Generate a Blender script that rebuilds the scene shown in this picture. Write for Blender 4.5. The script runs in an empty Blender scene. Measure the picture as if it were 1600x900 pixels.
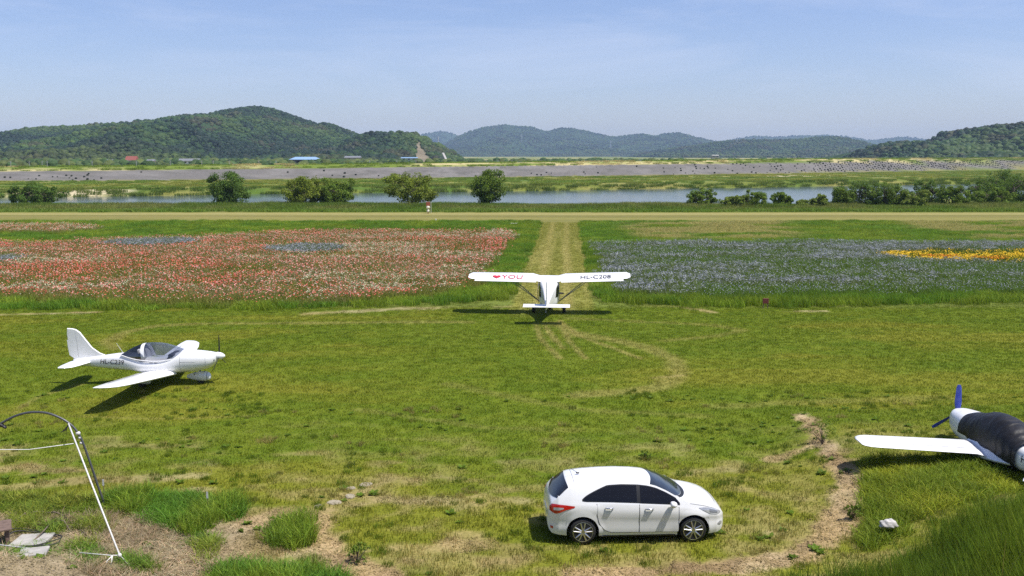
import bpy, bmesh, math, random
import numpy as np
from mathutils import Vector, Matrix

# ------------------------------------------------------------------ camera, sky, sun, exposure
SC = bpy.context.scene
COL = SC.collection
FPX, CAM_H = 1500.0, 9.2                       # focal length in photo pixels, eye height in metres
PITCH = math.atan(208 / FPX)
cam_data = bpy.data.cameras.new('camera')
cam_data.sensor_width = 36.0
cam_data.lens = 36.0 * FPX / 1600.0
cam_data.clip_start = 0.1
cam_data.clip_end = 40000
cam = bpy.data.objects.new('camera', cam_data)
cam.location = (0, 0, CAM_H)
cam.rotation_euler = (math.pi / 2 - PITCH, 0, 0)
COL.objects.link(cam)
SC.camera = cam

SUN_VEC = Vector((0.46, -0.15, 1.0)).normalized()          # towards the sun
SUN_EL = math.asin(SUN_VEC.z)
SUN_AZ = math.atan2(SUN_VEC.x, SUN_VEC.y)                  # from +Y, clockwise
world = bpy.data.worlds.new('World')
SC.world = world
world.use_nodes = True
wn = world.node_tree.nodes
wl = world.node_tree.links
wn.clear()
w_out = wn.new('ShaderNodeOutputWorld')
w_bg = wn.new('ShaderNodeBackground')
sky = wn.new('ShaderNodeTexSky')
sky.sky_type = 'NISHITA'
sky.sun_disc = False
sky.sun_elevation = SUN_EL
sky.sun_rotation = SUN_AZ
sky.altitude = 20
sky.air_density = 1.0
sky.dust_density = 0.7
sky.ozone_density = 3.5
w_bg.inputs['Strength'].default_value = 0.095
# thin cirrus, stretched streaks over the whole sky
tc = wn.new('ShaderNodeTexCoord')
sep = wn.new('ShaderNodeSeparateXYZ')
wl.new(tc.outputs['Generated'], sep.inputs[0])
def wmath(op, a, b=None, c=None):
    n = wn.new('ShaderNodeMath'); n.operation = op
    for i, v in enumerate((a, b, c)):
        if v is None: continue
        if isinstance(v, (int, float)): n.inputs[i].default_value = v
        else: wl.new(v, n.inputs[i])
    return n.outputs[0]
mp = wn.new('ShaderNodeMapping')
mp.inputs['Rotation'].default_value = (0, math.radians(24), math.radians(12))
mp.inputs['Scale'].default_value = (3.0, 3.0, 17.0)
wl.new(tc.outputs['Generated'], mp.inputs[0])
nz = wn.new('ShaderNodeTexNoise')
nz.inputs['Scale'].default_value = 1.0
nz.inputs['Detail'].default_value = 7
nz.inputs['Roughness'].default_value = 0.62
nz.inputs['Distortion'].default_value = 0.6
wl.new(mp.outputs[0], nz.inputs['Vector'])
rmp = wn.new('ShaderNodeMapRange')
rmp.inputs['From Min'].default_value = 0.47
rmp.inputs['From Max'].default_value = 0.85
rmp.inputs['To Max'].default_value = 0.42
wl.new(nz.outputs[0], rmp.inputs['Value'])
mixc = wn.new('ShaderNodeMix'); mixc.data_type = 'RGBA'
wl.new(rmp.outputs[0], mixc.inputs['Factor'])
tint = wn.new('ShaderNodeMix'); tint.data_type = 'RGBA'; tint.blend_type = 'MULTIPLY'; tint.inputs['Factor'].default_value = 1.0
wl.new(sky.outputs[0], tint.inputs['A']); tint.inputs['B'].default_value = (1.06, 1.01, 1.20, 1)      # the evenly lavender cast of this sky
wl.new(tint.outputs['Result'], mixc.inputs['A'])
mixc.inputs['B'].default_value = (6.6, 7.0, 8.4, 1)
wl.new(mixc.outputs['Result'], w_bg.inputs['Color'])
wl.new(w_bg.outputs[0], w_out.inputs['Surface'])

sun_data = bpy.data.lights.new('sun', 'SUN')
sun_data.energy = 5.0
sun_data.angle = math.radians(0.53)
sun_data.color = (1.0, 0.955, 0.88)
sun = bpy.data.objects.new('sun', sun_data)
sun.rotation_euler = SUN_VEC.to_track_quat('Z', 'Y').to_euler()
sun.location = (60, -20, 120)
COL.objects.link(sun)
SC.view_settings.view_transform = 'Standard'
SC.view_settings.look = 'None'
SC.view_settings.exposure = 0.36
SC.view_settings.gamma = 1.0
SC.view_settings.use_curve_mapping = False
SC.cycles.use_denoising = False
SC.cycles.max_bounces = 8
SC.cycles.transparent_max_bounces = 12
SC.cycles.volume_bounces = 0
SC.cycles.sample_clamp_indirect = 2.0
SC.cycles.caustics_reflective = False
SC.cycles.caustics_refractive = False

# ------------------------------------------------------------------ helpers
rng = np.random.default_rng(7)
random.seed(7)
PI = math.pi

def gp(px, py, z=0.0):
    """where the sight line of a photo pixel meets the level z"""
    a = (px - 800) / FPX; b = (450 - py) / FPX
    dy = math.cos(PITCH) + b * math.sin(PITCH)
    dz = -math.sin(PITCH) + b * math.cos(PITCH)
    t = (z - CAM_H) / dz
    return np.array([a * t, dy * t, z])

def _hash(ix, iy, seed):
    h = (ix.astype(np.int64) * 374761393 + iy.astype(np.int64) * 668265263 + seed * 974634777) & 0xffffffff
    h = ((h ^ (h >> 13)) * 1274126177) & 0xffffffff
    h = ((h ^ (h >> 16)) * 2246822519) & 0xffffffff
    return ((h ^ (h >> 15)) & 0xffffff) / float(0xffffff)

def vnoise(x, y, seed=0):
    x = np.asarray(x, float); y = np.asarray(y, float)
    ix = np.floor(x); iy = np.floor(y)
    fx = x - ix; fy = y - iy
    fx = fx * fx * (3 - 2 * fx); fy = fy * fy * (3 - 2 * fy)
    a = _hash(ix, iy, seed); b = _hash(ix + 1, iy, seed)
    c = _hash(ix, iy + 1, seed); d = _hash(ix + 1, iy + 1, seed)
    return (a * (1 - fx) + b * fx) * (1 - fy) + (c * (1 - fx) + d * fx) * fy

def fbm(x, y, seed=0, oct=4):
    s = 0; amp = 0.5; tot = 0
    x = np.asarray(x, float); y = np.asarray(y, float)
    for o in range(oct):
        s = s + amp * vnoise(x * 2 ** o + 17.3 * o, y * 2 ** o - 9.1 * o, seed + o)
        tot += amp; amp *= 0.5
    return s / tot

def sstep(a, b, x):
    t = np.clip((np.asarray(x, float) - a) / (b - a), 0, 1)
    return t * t * (3 - 2 * t)

def inpoly(X, Y, poly):
    X = np.asarray(X); Y = np.asarray(Y)
    r = np.zeros(X.shape, bool)
    n = len(poly)
    for i in range(n):
        x0, y0 = poly[i]; x1, y1 = poly[(i + 1) % n]
        if y0 == y1: continue
        c = (y0 > Y) != (y1 > Y)
        r ^= c & (X < (x1 - x0) * (Y - y0) / (y1 - y0) + x0)
    return r

def polydist(X, Y, pts):
    d = np.full(np.shape(X), 1e9)
    for (x0, y0), (x1, y1) in zip(pts[:-1], pts[1:]):
        dx, dy = x1 - x0, y1 - y0
        t = np.clip(((X - x0) * dx + (Y - y0) * dy) / (dx * dx + dy * dy + 1e-9), 0, 1)
        d = np.minimum(d, np.hypot(X - x0 - t * dx, Y - y0 - t * dy))
    return d

def gpl(pts):
    return [tuple(gp(x, y)[:2]) for x, y in pts]

# ---- materials
def new_mat(name):
    m = bpy.data.materials.new(name); m.use_nodes = True
    m.node_tree.nodes.clear()
    o = m.node_tree.nodes.new('ShaderNodeOutputMaterial')
    return m, m.node_tree.nodes, m.node_tree.links, o

def lnk(l, n, v, sock):
    if isinstance(v, (int, float)): sock.default_value = v
    elif isinstance(v, (tuple, list)): sock.default_value = tuple(v) + ((1,) if len(v) == 3 and len(sock.default_value) == 4 else ())
    else: l.new(v, sock)

def nmix(n, l, f, a, b, blend='MIX'):
    m = n.new('ShaderNodeMix'); m.data_type = 'RGBA'; m.blend_type = blend
    lnk(l, n, f, m.inputs['Factor']); lnk(l, n, a, m.inputs['A']); lnk(l, n, b, m.inputs['B'])
    return m.outputs['Result']

def nnoise(n, l, scale, detail=4, vec=None, rough=0.55):
    t = n.new('ShaderNodeTexNoise')
    t.inputs['Scale'].default_value = scale; t.inputs['Detail'].default_value = detail
    t.inputs['Roughness'].default_value = rough
    if vec is not None: l.new(vec, t.inputs['Vector'])
    return t.outputs[0]

def nrange(n, l, v, a, b, c=0.0, d=1.0):
    r = n.new('ShaderNodeMapRange')
    r.inputs['From Min'].default_value = a; r.inputs['From Max'].default_value = b
    r.inputs['To Min'].default_value = c; r.inputs['To Max'].default_value = d
    l.new(v, r.inputs['Value']); return r.outputs[0]

def pmat(name, col, rough=0.5, metal=0.0, var=0.06, scale=3.0, bump=0.0, bscale=40.0, coat=0.0, spec=0.5, col2=None):
    """principled material with a little procedural unevenness"""
    m, n, l, o = new_mat(name)
    p = n.new('ShaderNodeBsdfPrincipled')
    g = n.new('ShaderNodeTexCoord')
    nz_ = nnoise(n, l, scale, 5, g.outputs['Object'])
    c2 = col2 if col2 else tuple(max(0, c * (1 - 3 * var)) for c in col)
    c = nmix(n, l, nrange(n, l, nz_, 0.35, 0.7), col, c2)
    l.new(c, p.inputs['Base Color'])
    l.new(nrange(n, l, nz_, 0.3, 0.7, max(0.02, rough - 0.05), min(1, rough + 0.08)), p.inputs['Roughness'])
    p.inputs['Metallic'].default_value = metal
    p.inputs['Coat Weight'].default_value = coat
    p.inputs['Coat Roughness'].default_value = 0.05
    p.inputs['Specular IOR Level'].default_value = spec
    if bump:
        b = n.new('ShaderNodeBump'); b.inputs['Strength'].default_value = bump; b.inputs['Distance'].default_value = 0.02
        l.new(nnoise(n, l, bscale, 4, g.outputs['Object']), b.inputs['Height'])
        l.new(b.outputs[0], p.inputs['Normal'])
    l.new(p.outputs[0], o.inputs[0])
    return m

def foliage_mat(name, col_socket_builder, trans=0.35):
    """leaf shader: diffuse with some light passing through"""
    m, n, l, o = new_mat(name)
    c = col_socket_builder(n, l)
    d = n.new('ShaderNodeBsdfPrincipled'); d.inputs['Roughness'].default_value = 0.55
    d.inputs['Specular IOR Level'].default_value = 0.12
    t = n.new('ShaderNodeBsdfTranslucent')
    l.new(c, d.inputs['Base Color']); l.new(nmix(n, l, 0.5, c, (0.25, 0.35, 0.03), 'MIX'), t.inputs['Color'])
    mx = n.new('ShaderNodeMixShader'); mx.inputs[0].default_value = trans
    l.new(d.outputs[0], mx.inputs[1]); l.new(t.outputs[0], mx.inputs[2])
    l.new(mx.outputs[0], o.inputs[0])
    return m

def attr(n, name, kind='GEOMETRY'):
    a = n.new('ShaderNodeAttribute'); a.attribute_name = name; a.attribute_type = kind
    return a

def tint_mat(name, trans=0.35, jitter=0.35, usecol=True):
    """colour = instance tint (colour of the plant at its spot) times the blade's own shade"""
    def cb(n, l):
        t = attr(n, 'tint', 'INSTANCER').outputs['Color']
        s = attr(n, 'shade', 'GEOMETRY').outputs['Color']
        return nmix(n, l, 1.0, t, s, 'MULTIPLY')
    return foliage_mat(name, cb, trans)

# ---- meshes
def mesh_from(name, verts, faces, mat=None, smooth=False):
    me = bpy.data.meshes.new(name)
    me.from_pydata([tuple(map(float, v)) for v in verts], [], [tuple(int(i) for i in f) for f in faces])
    me.update()
    if mat: me.materials.append(mat)
    if smooth: me.polygons.foreach_set('use_smooth', [True] * len(me.polygons))
    return me

def fast_mesh(name, V, Fc, mat=None, smooth=False):
    """V (n,3), Fc (m,k) index array, all faces k-gons"""
    V = np.ascontiguousarray(V, np.float32); Fc = np.ascontiguousarray(Fc, np.int32)
    me = bpy.data.meshes.new(name)
    m, k = Fc.shape
    me.vertices.add(len(V)); me.vertices.foreach_set('co', V.ravel())
    me.loops.add(m * k); me.loops.foreach_set('vertex_index', Fc.ravel())
    me.polygons.add(m); me.polygons.foreach_set('loop_start', np.arange(0, m * k, k, dtype=np.int32))
    me.polygons.foreach_set('loop_total', np.full(m, k, np.int32))
    if smooth: me.polygons.foreach_set('use_smooth', np.ones(m, bool))
    me.update(calc_edges=True)
    if mat: me.materials.append(mat)
    return me

def set_color(me, name, rgb):
    a = me.attributes.new(name, 'FLOAT_COLOR', 'POINT')
    c = np.ones((len(me.vertices), 4), np.float32); c[:, :3] = rgb
    a.data.foreach_set('color', c.ravel())

def link(name, me, parent=None, loc=None, rot=None):
    o = bpy.data.objects.new(name, me); COL.objects.link(o)
    if parent: o.parent = parent
    if loc is not None: o.location = tuple(map(float, loc))
    if rot is not None: o.rotation_euler = rot
    return o

def tag(o, label=None, cat=None, group=None, kind=None):
    if label: o['label'] = label
    if cat: o['category'] = cat
    if group: o['group'] = group
    if kind: o['kind'] = kind
    return o

def empty(name, loc, rz=0.0):
    o = bpy.data.objects.new(name, None); COL.objects.link(o)
    o.location = tuple(map(float, loc)); o.rotation_euler = (0, 0, rz); o.empty_display_size = 0.3
    return o

class MB:
    """collects shapes into one mesh"""
    def __init__(s): s.v = []; s.f = []
    def add(s, V, F):
        b = len(s.v); s.v += [tuple(map(float, p)) for p in V]; s.f += [tuple(b + int(i) for i in f) for f in F]; return s
    def box(s, c, d, R=None, bev=0.0):
        x, y, z = [k / 2 for k in d]
        if bev <= 0:
            P = [(-x, -y, -z), (x, -y, -z), (x, y, -z), (-x, y, -z), (-x, -y, z), (x, -y, z), (x, y, z), (-x, y, z)]
            Fc = [(0, 3, 2, 1), (4, 5, 6, 7), (0, 1, 5, 4), (1, 2, 6, 5), (2, 3, 7, 6), (3, 0, 4, 7)]
        else:
            b = bev; P = []
            for zz_, k in ((-z, b), (-z + b, 0), (z - b, 0), (z, b)):
                P += [(-x + k + b, -y + k, zz_), (x - k - b, -y + k, zz_), (x - k, -y + k + b, zz_), (x - k, y - k - b, zz_),
                      (x - k - b, y - k, zz_), (-x + k + b, y - k, zz_), (-x + k, y - k - b, zz_), (-x + k, -y + k + b, zz_)]
            Fc = [tuple(range(7, -1, -1)), tuple(range(24, 32))]
            for r in range(3):
                for i in range(8):
                    j = (i + 1) % 8; Fc.append((r * 8 + i, r * 8 + j, r * 8 + 8 + j, r * 8 + 8 + i))
        R = R or Matrix.Identity(3)
        return s.add([Vector(c) + R @ Vector(p) for p in P], Fc)
    def tube(s, pts, rad, n=8, caps=True):
        pts = [Vector(p) for p in pts]
        if isinstance(rad, (int, float)): rad = [rad] * len(pts)
        V = []; up = None
        for i, p in enumerate(pts):
            t = (pts[min(i + 1, len(pts) - 1)] - pts[max(i - 1, 0)])
            if t.length < 1e-9: t = Vector((0, 0, 1))
            t.normalize()
            if up is None:
                up = t.orthogonal().normalized()
            else:
                up = up - t * up.dot(t)
                up = t.orthogonal().normalized() if up.length < 1e-4 else up.normalized()
            w = t.cross(up)
            for k in range(n):
                a = 2 * PI * k / n
                V.append(p + (up * math.cos(a) + w * math.sin(a)) * rad[i])
        F = []
        for i in range(len(pts) - 1):
            for k in range(n):
                q = (k + 1) % n; F.append((i * n + k, i * n + q, (i + 1) * n + q, (i + 1) * n + k))
        if caps:
            F.append(tuple(range(n - 1, -1, -1))); F.append(tuple((len(pts) - 1) * n + k for k in range(n)))
        return s.add(V, F)
    def loft(s, rings, closed=True, caps=True):
        n = len(rings[0]); V = [p for r in rings for p in r]; F = []
        for i in range(len(rings) - 1):
            for k in range(n if closed else n - 1):
                q = (k + 1) % n; F.append((i * n + k, i * n + q, (i + 1) * n + q, (i + 1) * n + k))
        if caps and closed:
            F.append(tuple(range(n - 1, -1, -1))); F.append(tuple((len(rings) - 1) * n + k for k in range(n)))
        return s.add(V, F)
    def lathe(s, prof, axis='y', n=24, c=(0, 0, 0)):
        """prof: (radius, along) pairs"""
        rings = []
        for r, h in prof:
            ring = []
            for k in range(n):
                a = 2 * PI * k / n
                if axis == 'y': ring.append((c[0] + r * math.cos(a), c[1] + h, c[2] + r * math.sin(a)))
                elif axis == 'x': ring.append((c[0] + h, c[1] + r * math.cos(a), c[2] + r * math.sin(a)))
                else: ring.append((c[0] + r * math.cos(a), c[1] + r * math.sin(a), c[2] + h))
            rings.append(ring)
        return s.loft(rings)
    def build(s, name, mat, parent=None, smooth=False, loc=None, rot=None, fix=True, angle=None):
        me = mesh_from(name, s.v, s.f, mat, smooth)
        if fix:
            bm = bmesh.new(); bm.from_mesh(me); bmesh.ops.recalc_face_normals(bm, faces=bm.faces); bm.to_mesh(me); bm.free()
        if smooth and angle:
            me.set_sharp_from_angle(angle=math.radians(angle))
        return link(name, me, parent, loc, rot)

# ---- scattering: one object, instances on points
def scatter(name, P, tiles, rot, scale, tint=None, tilt=None, idx=None):
    """one object whose points carry copies of the given tile meshes"""
    P = np.asarray(P, np.float32); n = len(P)
    me = bpy.data.meshes.new(name)
    me.vertices.add(n); me.vertices.foreach_set('co', P.ravel())
    a = me.attributes.new('rz', 'FLOAT', 'POINT'); a.data.foreach_set('value', np.asarray(rot, np.float32))
    sc = np.asarray(scale, np.float32)
    if sc.ndim == 1: sc = np.repeat(sc[:, None], 3, 1)
    a = me.attributes.new('sz', 'FLOAT_VECTOR', 'POINT'); a.data.foreach_set('vector', np.ascontiguousarray(sc).ravel())
    if idx is None: idx = rng.integers(0, len(tiles), n)
    a = me.attributes.new('kindof', 'INT', 'POINT'); a.data.foreach_set('value', np.asarray(idx, np.int32))
    if tint is not None:
        c = np.ones((n, 4), np.float32); c[:, :3] = tint
        a = me.attributes.new('tint', 'FLOAT_COLOR', 'POINT'); a.data.foreach_set('color', c.ravel())
    o = link(name, me)
    ng = bpy.data.node_groups.new(name + '_scatter', 'GeometryNodeTree')
    ng.interface.new_socket('Geometry', in_out='INPUT', socket_type='NodeSocketGeometry')
    ng.interface.new_socket('Geometry', in_out='OUTPUT', socket_type='NodeSocketGeometry')
    N, L = ng.nodes, ng.links
    gi = N.new('NodeGroupInput'); go = N.new('NodeGroupOutput')
    jn = N.new('GeometryNodeJoinGeometry')
    def named(nm, dt):
        k = N.new('GeometryNodeInputNamedAttribute'); k.data_type = dt; k.inputs['Name'].default_value = nm
        return k.outputs['Attribute']
    rz = named('rz', 'FLOAT'); sz = named('sz', 'FLOAT_VECTOR'); kd = named('kindof', 'INT')
    cx = N.new('ShaderNodeCombineXYZ'); L.new(rz, cx.inputs[2])
    for k, tm in enumerate(tiles):
        src = bpy.data.objects.new(name + '_tile', tm)
        oi = N.new('GeometryNodeObjectInfo'); oi.inputs['Object'].default_value = src; oi.inputs['As Instance'].default_value = False
        cmpn = N.new('FunctionNodeCompare'); cmpn.data_type = 'INT'; cmpn.operation = 'EQUAL'
        L.new(kd, cmpn.inputs[2]); cmpn.inputs[3].default_value = k
        ip = N.new('GeometryNodeInstanceOnPoints')
        L.new(gi.outputs[0], ip.inputs['Points']); L.new(cmpn.outputs[0], ip.inputs['Selection'])
        L.new(oi.outputs['Geometry'], ip.inputs['Instance'])
        L.new(cx.outputs[0], ip.inputs['Rotation']); L.new(sz, ip.inputs['Scale'])
        L.new(ip.outputs[0], jn.inputs[0])
    L.new(jn.outputs[0], go.inputs[0])
    md = o.modifiers.new('scatter', 'NODES'); md.node_group = ng
    return o

def blades(n, size, h, w, lean, seed, mat, name, shade=(0.7, 1.25), round_=True, segs=1, tipdark=1.0, hue=0.1):
    """a patch of grass blades, each a bent sliver"""
    r = np.random.default_rng(seed)
    if round_:
        a = r.uniform(0, 2 * PI, n); q = np.sqrt(r.uniform(0, 1, n)) * size / 2
        bx, by = q * np.cos(a), q * np.sin(a)
    else:
        bx, by = r.uniform(-size / 2, size / 2, (2, n))
    hh = h * r.uniform(0.55, 1.15, n); ww = w * r.uniform(0.6, 1.3, n)
    az = r.uniform(0, 2 * PI, n); le = lean * r.uniform(0.1, 1.0, n) * hh; la = r.uniform(0, 2 * PI, n)
    dx, dy = np.cos(az) * ww / 2, np.sin(az) * ww / 2
    lx, ly = np.cos(la) * le, np.sin(la) * le
    Z = np.zeros(n)
    v = [np.stack([bx - dx, by - dy, Z], 1), np.stack([bx + dx, by + dy, Z], 1),
         np.stack([bx + dx * 0.8 + lx * 0.35, by + dy * 0.8 + ly * 0.35, hh * 0.6], 1),
         np.stack([bx - dx * 0.8 + lx * 0.35, by - dy * 0.8 + ly * 0.35, hh * 0.6], 1),
         np.stack([bx + lx, by + ly, hh], 1)]
    V = np.stack(v, 1).reshape(-1, 3)
    b = np.arange(n) * 5
    F = np.concatenate([np.stack([b, b + 1, b + 2], 1), np.stack([b, b + 2, b + 3], 1), np.stack([b + 3, b + 2, b + 4], 1)])
    me = fast_mesh(name, V, F, mat)
    s = r.uniform(shade[0], shade[1], n)
    c = np.stack([s * r.uniform(1 - hue, 1 + 2 * hue, n), s, s * r.uniform(1 - hue, 1 + hue, n)], 1)
    set_color(me, 'shade', np.repeat(c, 5, 0))
    return me

def jgrid(x0, x1, y0, y1, step, jit=0.5):
    xs = np.arange(x0, x1, step); ys = np.arange(y0, y1, step)
    X, Y = np.meshgrid(xs, ys)
    X = X.ravel() + rng.uniform(-jit, jit, X.size) * step; Y = Y.ravel() + rng.uniform(-jit, jit, Y.size) * step
    return X, Y

def inview(X, Y, margin=4.0, k=0.56):
    return np.abs(X) < k * Y + margin

def sc_xyz(x, y, z, s): return np.stack([np.full(len(s), x) * s, np.full(len(s), y) * s, np.full(len(s), z) * s], 1)

# ------------------------------------------------------------------ the lie of the land
def toe(X):            # foot of the river dyke the picture is taken from
    X = np.asarray(X, float)
    return 16.5 + 4.4 * sstep(-5, -11, X) + 5.0 * sstep(5.5, 12, X)
def near_shore(X):
    X = np.asarray(X, float)
    return 174 + 3 * fbm(X / 40, 0 * X, 3) + 34 * sstep(55, 88, X)
def far_shore(X):
    X = np.asarray(X, float)
    return 289 + 0.37 * np.clip(X, -400, 400) + 0.00025 * np.clip(X, -400, 400) ** 2 + 7 * (fbm(X / 28, 0 * X, 5) - 0.5)
def levee_foot(X):
    X = np.clip(np.asarray(X, float), -420, 560)
    return 400 + 0.47 * X + 0.0006 * X ** 2
def levee_top(X): return 4.6 + 1.3 * np.clip(np.asarray(X, float) / 200, -1.1, 0.9)
WATER_Z = -1.6
def land(X, Y):
    X = np.asarray(X, float); Y = np.asarray(Y, float)
    t = toe(X)
    d = t - Y
    z = np.where(d > -2, np.clip(0.5 * (d + np.sqrt(d * d + 1.0)) * 0.41 - 0.03, 0, None), 0)
    z = np.minimum(z, 6.2)
    ns, fs = near_shore(X), far_shore(X)
    bank = np.minimum(sstep(-6, 5, Y - ns), 1 - sstep(-4, 9, Y - fs))
    z = z - 2.9 * bank
    lf = levee_foot(X); q = Y - lf
    lt = levee_top(X)
    lev = lt * np.clip(q / 13.0, 0, 1) + 1.3 * sstep(15, 19, q) - (lt + 1.3 - 1.0) * sstep(24, 40, q)
    z = z + lev * (q > 0)
    near = np.exp(-((Y - 28) / 14) ** 2)
    z = z + near * 0.05 * (fbm(X / 2.2, Y / 2.2, 9) - 0.5) + 0.06 * (fbm(X / 9, Y / 9, 11) - 0.5) * (Y > 17) * (Y < 170)
    z = z + 0.15 * np.exp(-((X + 13.5) ** 2 / 22 + (Y - 38.8) ** 2 / 12)) + 0.42 * sstep(7.5, 11, X) * sstep(36, 29.5, Y)
    return z

# ---- regions (world X, Y)
def path_c(Y): return 2.35 + (np.asarray(Y) - 56) * 0.056
LEFT_FIELD = [(-75, 61.0), (-38, 60.4), (-30, 59.3), (-20, 58.6), (-13, 58.4), (-8, 60.2), (-4.6, 62.2), (-2.6, 66), (-0.6, 88), (0.2, 113), (-9, 114), (-24, 113.5), (-36, 105), (-50, 98), (-75, 98)]
POPPY_STRIP = [(-80, 112), (-52, 112), (-50, 118), (-58, 124), (-80, 124)]
BLUE1 = (-37.0, 97.8, 4.6, 4.2)
BLUE2 = (-19.6, 91.3, 3.9, 4.2)
BLUE3 = (-44.2, 81.5, 2.2, 3.0)
RIGHT_FIELD = [(7.6, 62.6), (10.5, 61.0), (14, 60.4), (24, 61.5), (36, 62.5), (80, 63), (80, 97.5), (30, 98.6), (8.7, 98.6), (7.4, 84), (6.4, 70)]
YELLOW = [(33.0, 87.0), (36, 81.0), (43, 79.0), (50, 76), (70, 76), (70, 90), (50, 89.5), (40, 90.5)]

DIRT = [  # (polyline in photo pixels, half width m, strength)
    ([(1250, 655), (1272, 685), (1290, 712), (1318, 745), (1328, 790), (1300, 835), (1240, 868), (1150, 884), (1040, 893), (900, 899)], 0.40, 1.0),
    ([(1205, 718), (1250, 712), (1300, 705)], 0.28, 0.8),
    ([(1300, 720), (1330, 760), (1335, 800)], 0.5, 0.8),
    ([(395, 815), (440, 806), (490, 812), (512, 850), (545, 875), (590, 905)], 0.55, 1.0),
    ([(520, 785), (600, 752)], 0.30, 0.45),
    ([(715, 850), (750, 852)], 0.35, 0.7),
    ([(0, 765), (90, 755), (180, 750), (300, 745)], 0.35, 0.45),
    ([(0, 492), (70, 490), (150, 488)], 0.35, 0.8),
    ([(480, 490), (560, 486), (640, 482), (740, 478)], 0.5, 0.55),
    ([(760, 470), (790, 478)], 0.9, 0.6),
    ([(1030, 475), (1110, 487)], 0.35, 0.6),
    ([(905, 468), (960, 475)], 0.9, 0.5),
    ([(1225, 487), (1290, 486)], 0.3, 0.6),
    ([(1020, 590), (1070, 586)], 0.15, 0.3),
]
TRACKS = [  # lighter wheel marks on the mown grass
    ([(862, 506), (900, 520), (960, 532), (1020, 545), (1055, 562), (1062, 582), (1040, 600), (985, 612), (900, 618)], 0.55, 0.55),
    ([(850, 506), (862, 525), (880, 545)], 0.17, 0.75), ([(838, 506), (845, 530), (875, 560)], 0.17, 0.7),
    ([(880, 506), (905, 525), (960, 545), (1000, 560)], 0.17, 0.7), ([(875, 500), (890, 535), (915, 560)], 0.16, 0.7),
    ([(735, 503), (600, 504), (450, 505), (330, 506), (250, 509), (200, 518), (165, 535), (180, 545)], 0.40, 0.55),
    ([(885, 497), (1000, 503), (1110, 508), (1160, 516), (1120, 525), (1040, 532)], 0.35, 0.4),
    ([(20, 645), (60, 620), (130, 602)], 0.14, 0.5), ([(110, 650), (250, 655), (400, 650)], 0.12, 0.35),
    ([(1120, 635), (1300, 628), (1480, 622)], 0.5, 0.3),
    ([(700, 600), (900, 640), (1100, 650)], 0.35, 0.25), ([(560, 640), (760, 668), (900, 672)], 0.3, 0.25),
]
DIRT_G = [(gpl(p), w, s) for p, w, s in DIRT]
TRACK_G = [(gpl(p), w, s) for p, w, s in TRACKS]

def lerp(a, b, t):
    return a * (1 - t[..., None]) + np.asarray(b) * t[..., None]

def dirt_mask(X, Y):
    n = fbm(X / 0.55, Y / 0.55, 31, 4); n2 = fbm(X / 2.0, Y / 2.0, 33, 3)
    m = np.zeros(np.shape(X))
    for pl, w, s in DIRT_G:
        xs = [p[0] for p in pl]; ys = [p[1] for p in pl]
        pad = w * 3 + 1
        k = (X > min(xs) - pad) & (X < max(xs) + pad) & (Y > min(ys) - pad) & (Y < max(ys) + pad)
        if not k.any(): continue
        d = polydist(X[k], Y[k], pl)
        m[k] = np.maximum(m[k], s * sstep(1.25, 0.5, d / w + (n[k] - 0.5) * 1.9 + (n2[k] - 0.5) * 0.8))
    # bare earth and litter at the foot of the dyke, lower left
    q = sstep(-4.6, -7.6, X + 1.6 * (n2 - 0.5) * 2) * sstep(24.4, 23.3, Y + 1.2 * (n - 0.5) * 2)
    m = np.maximum(m, q * 0.95)
    # worn patches among the nearer lawn
    w2 = fbm(X / 1.3 + 40, Y / 0.8, 51, 5)
    zone = sstep(34, 25, Y) * (0.55 + 0.45 * sstep(0, -8, X))
    m = np.maximum(m, zone * 0.75 * sstep(0.56, 0.74, w2))
    return m

def lawn_col(X, Y):
    X = np.asarray(X, float); Y = np.asarray(Y, float)
    a = fbm(X / 1.1, Y / 0.7, 61, 4); b = fbm(X / 7.0, Y / 3.0, 63, 4); s = fbm(X / 11.0, Y / 0.9, 65, 3)
    c = np.empty(X.shape + (3,)); c[:] = (0.120, 0.158, 0.013)
    c = lerp(c, (0.096, 0.140, 0.010), sstep(0.42, 0.62, a))
    c = lerp(c, (0.175, 0.178, 0.020), 0.75 * sstep(0.48, 0.70, b))
    c = lerp(c, (0.108, 0.148, 0.010), 0.6 * sstep(0.45, 0.65, s) * sstep(26, 32, Y))
    dry = sstep(32, 23, Y + 3 * (b - 0.5))
    c = lerp(c, (0.265, 0.225, 0.080), dry * 0.72 * sstep(0.42, 0.66, fbm(X / 0.9, Y / 0.6, 67, 4)))
    for pl, w, st in TRACK_G:
        xs = [p[0] for p in pl]; ys = [p[1] for p in pl]; pad = w * 3 + 0.5
        k = (X > min(xs) - pad) & (X < max(xs) + pad) & (Y > min(ys) - pad) & (Y < max(ys) + pad)
        if not k.any(): continue
        d = polydist(X[k], Y[k], pl)
        t = np.zeros(X.shape); t[k] = st * sstep(1.4, 0.3, d / w + (a[k] - 0.5) * 1.2)
        c = lerp(c, (0.27, 0.235, 0.075), t)
    return c

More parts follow.
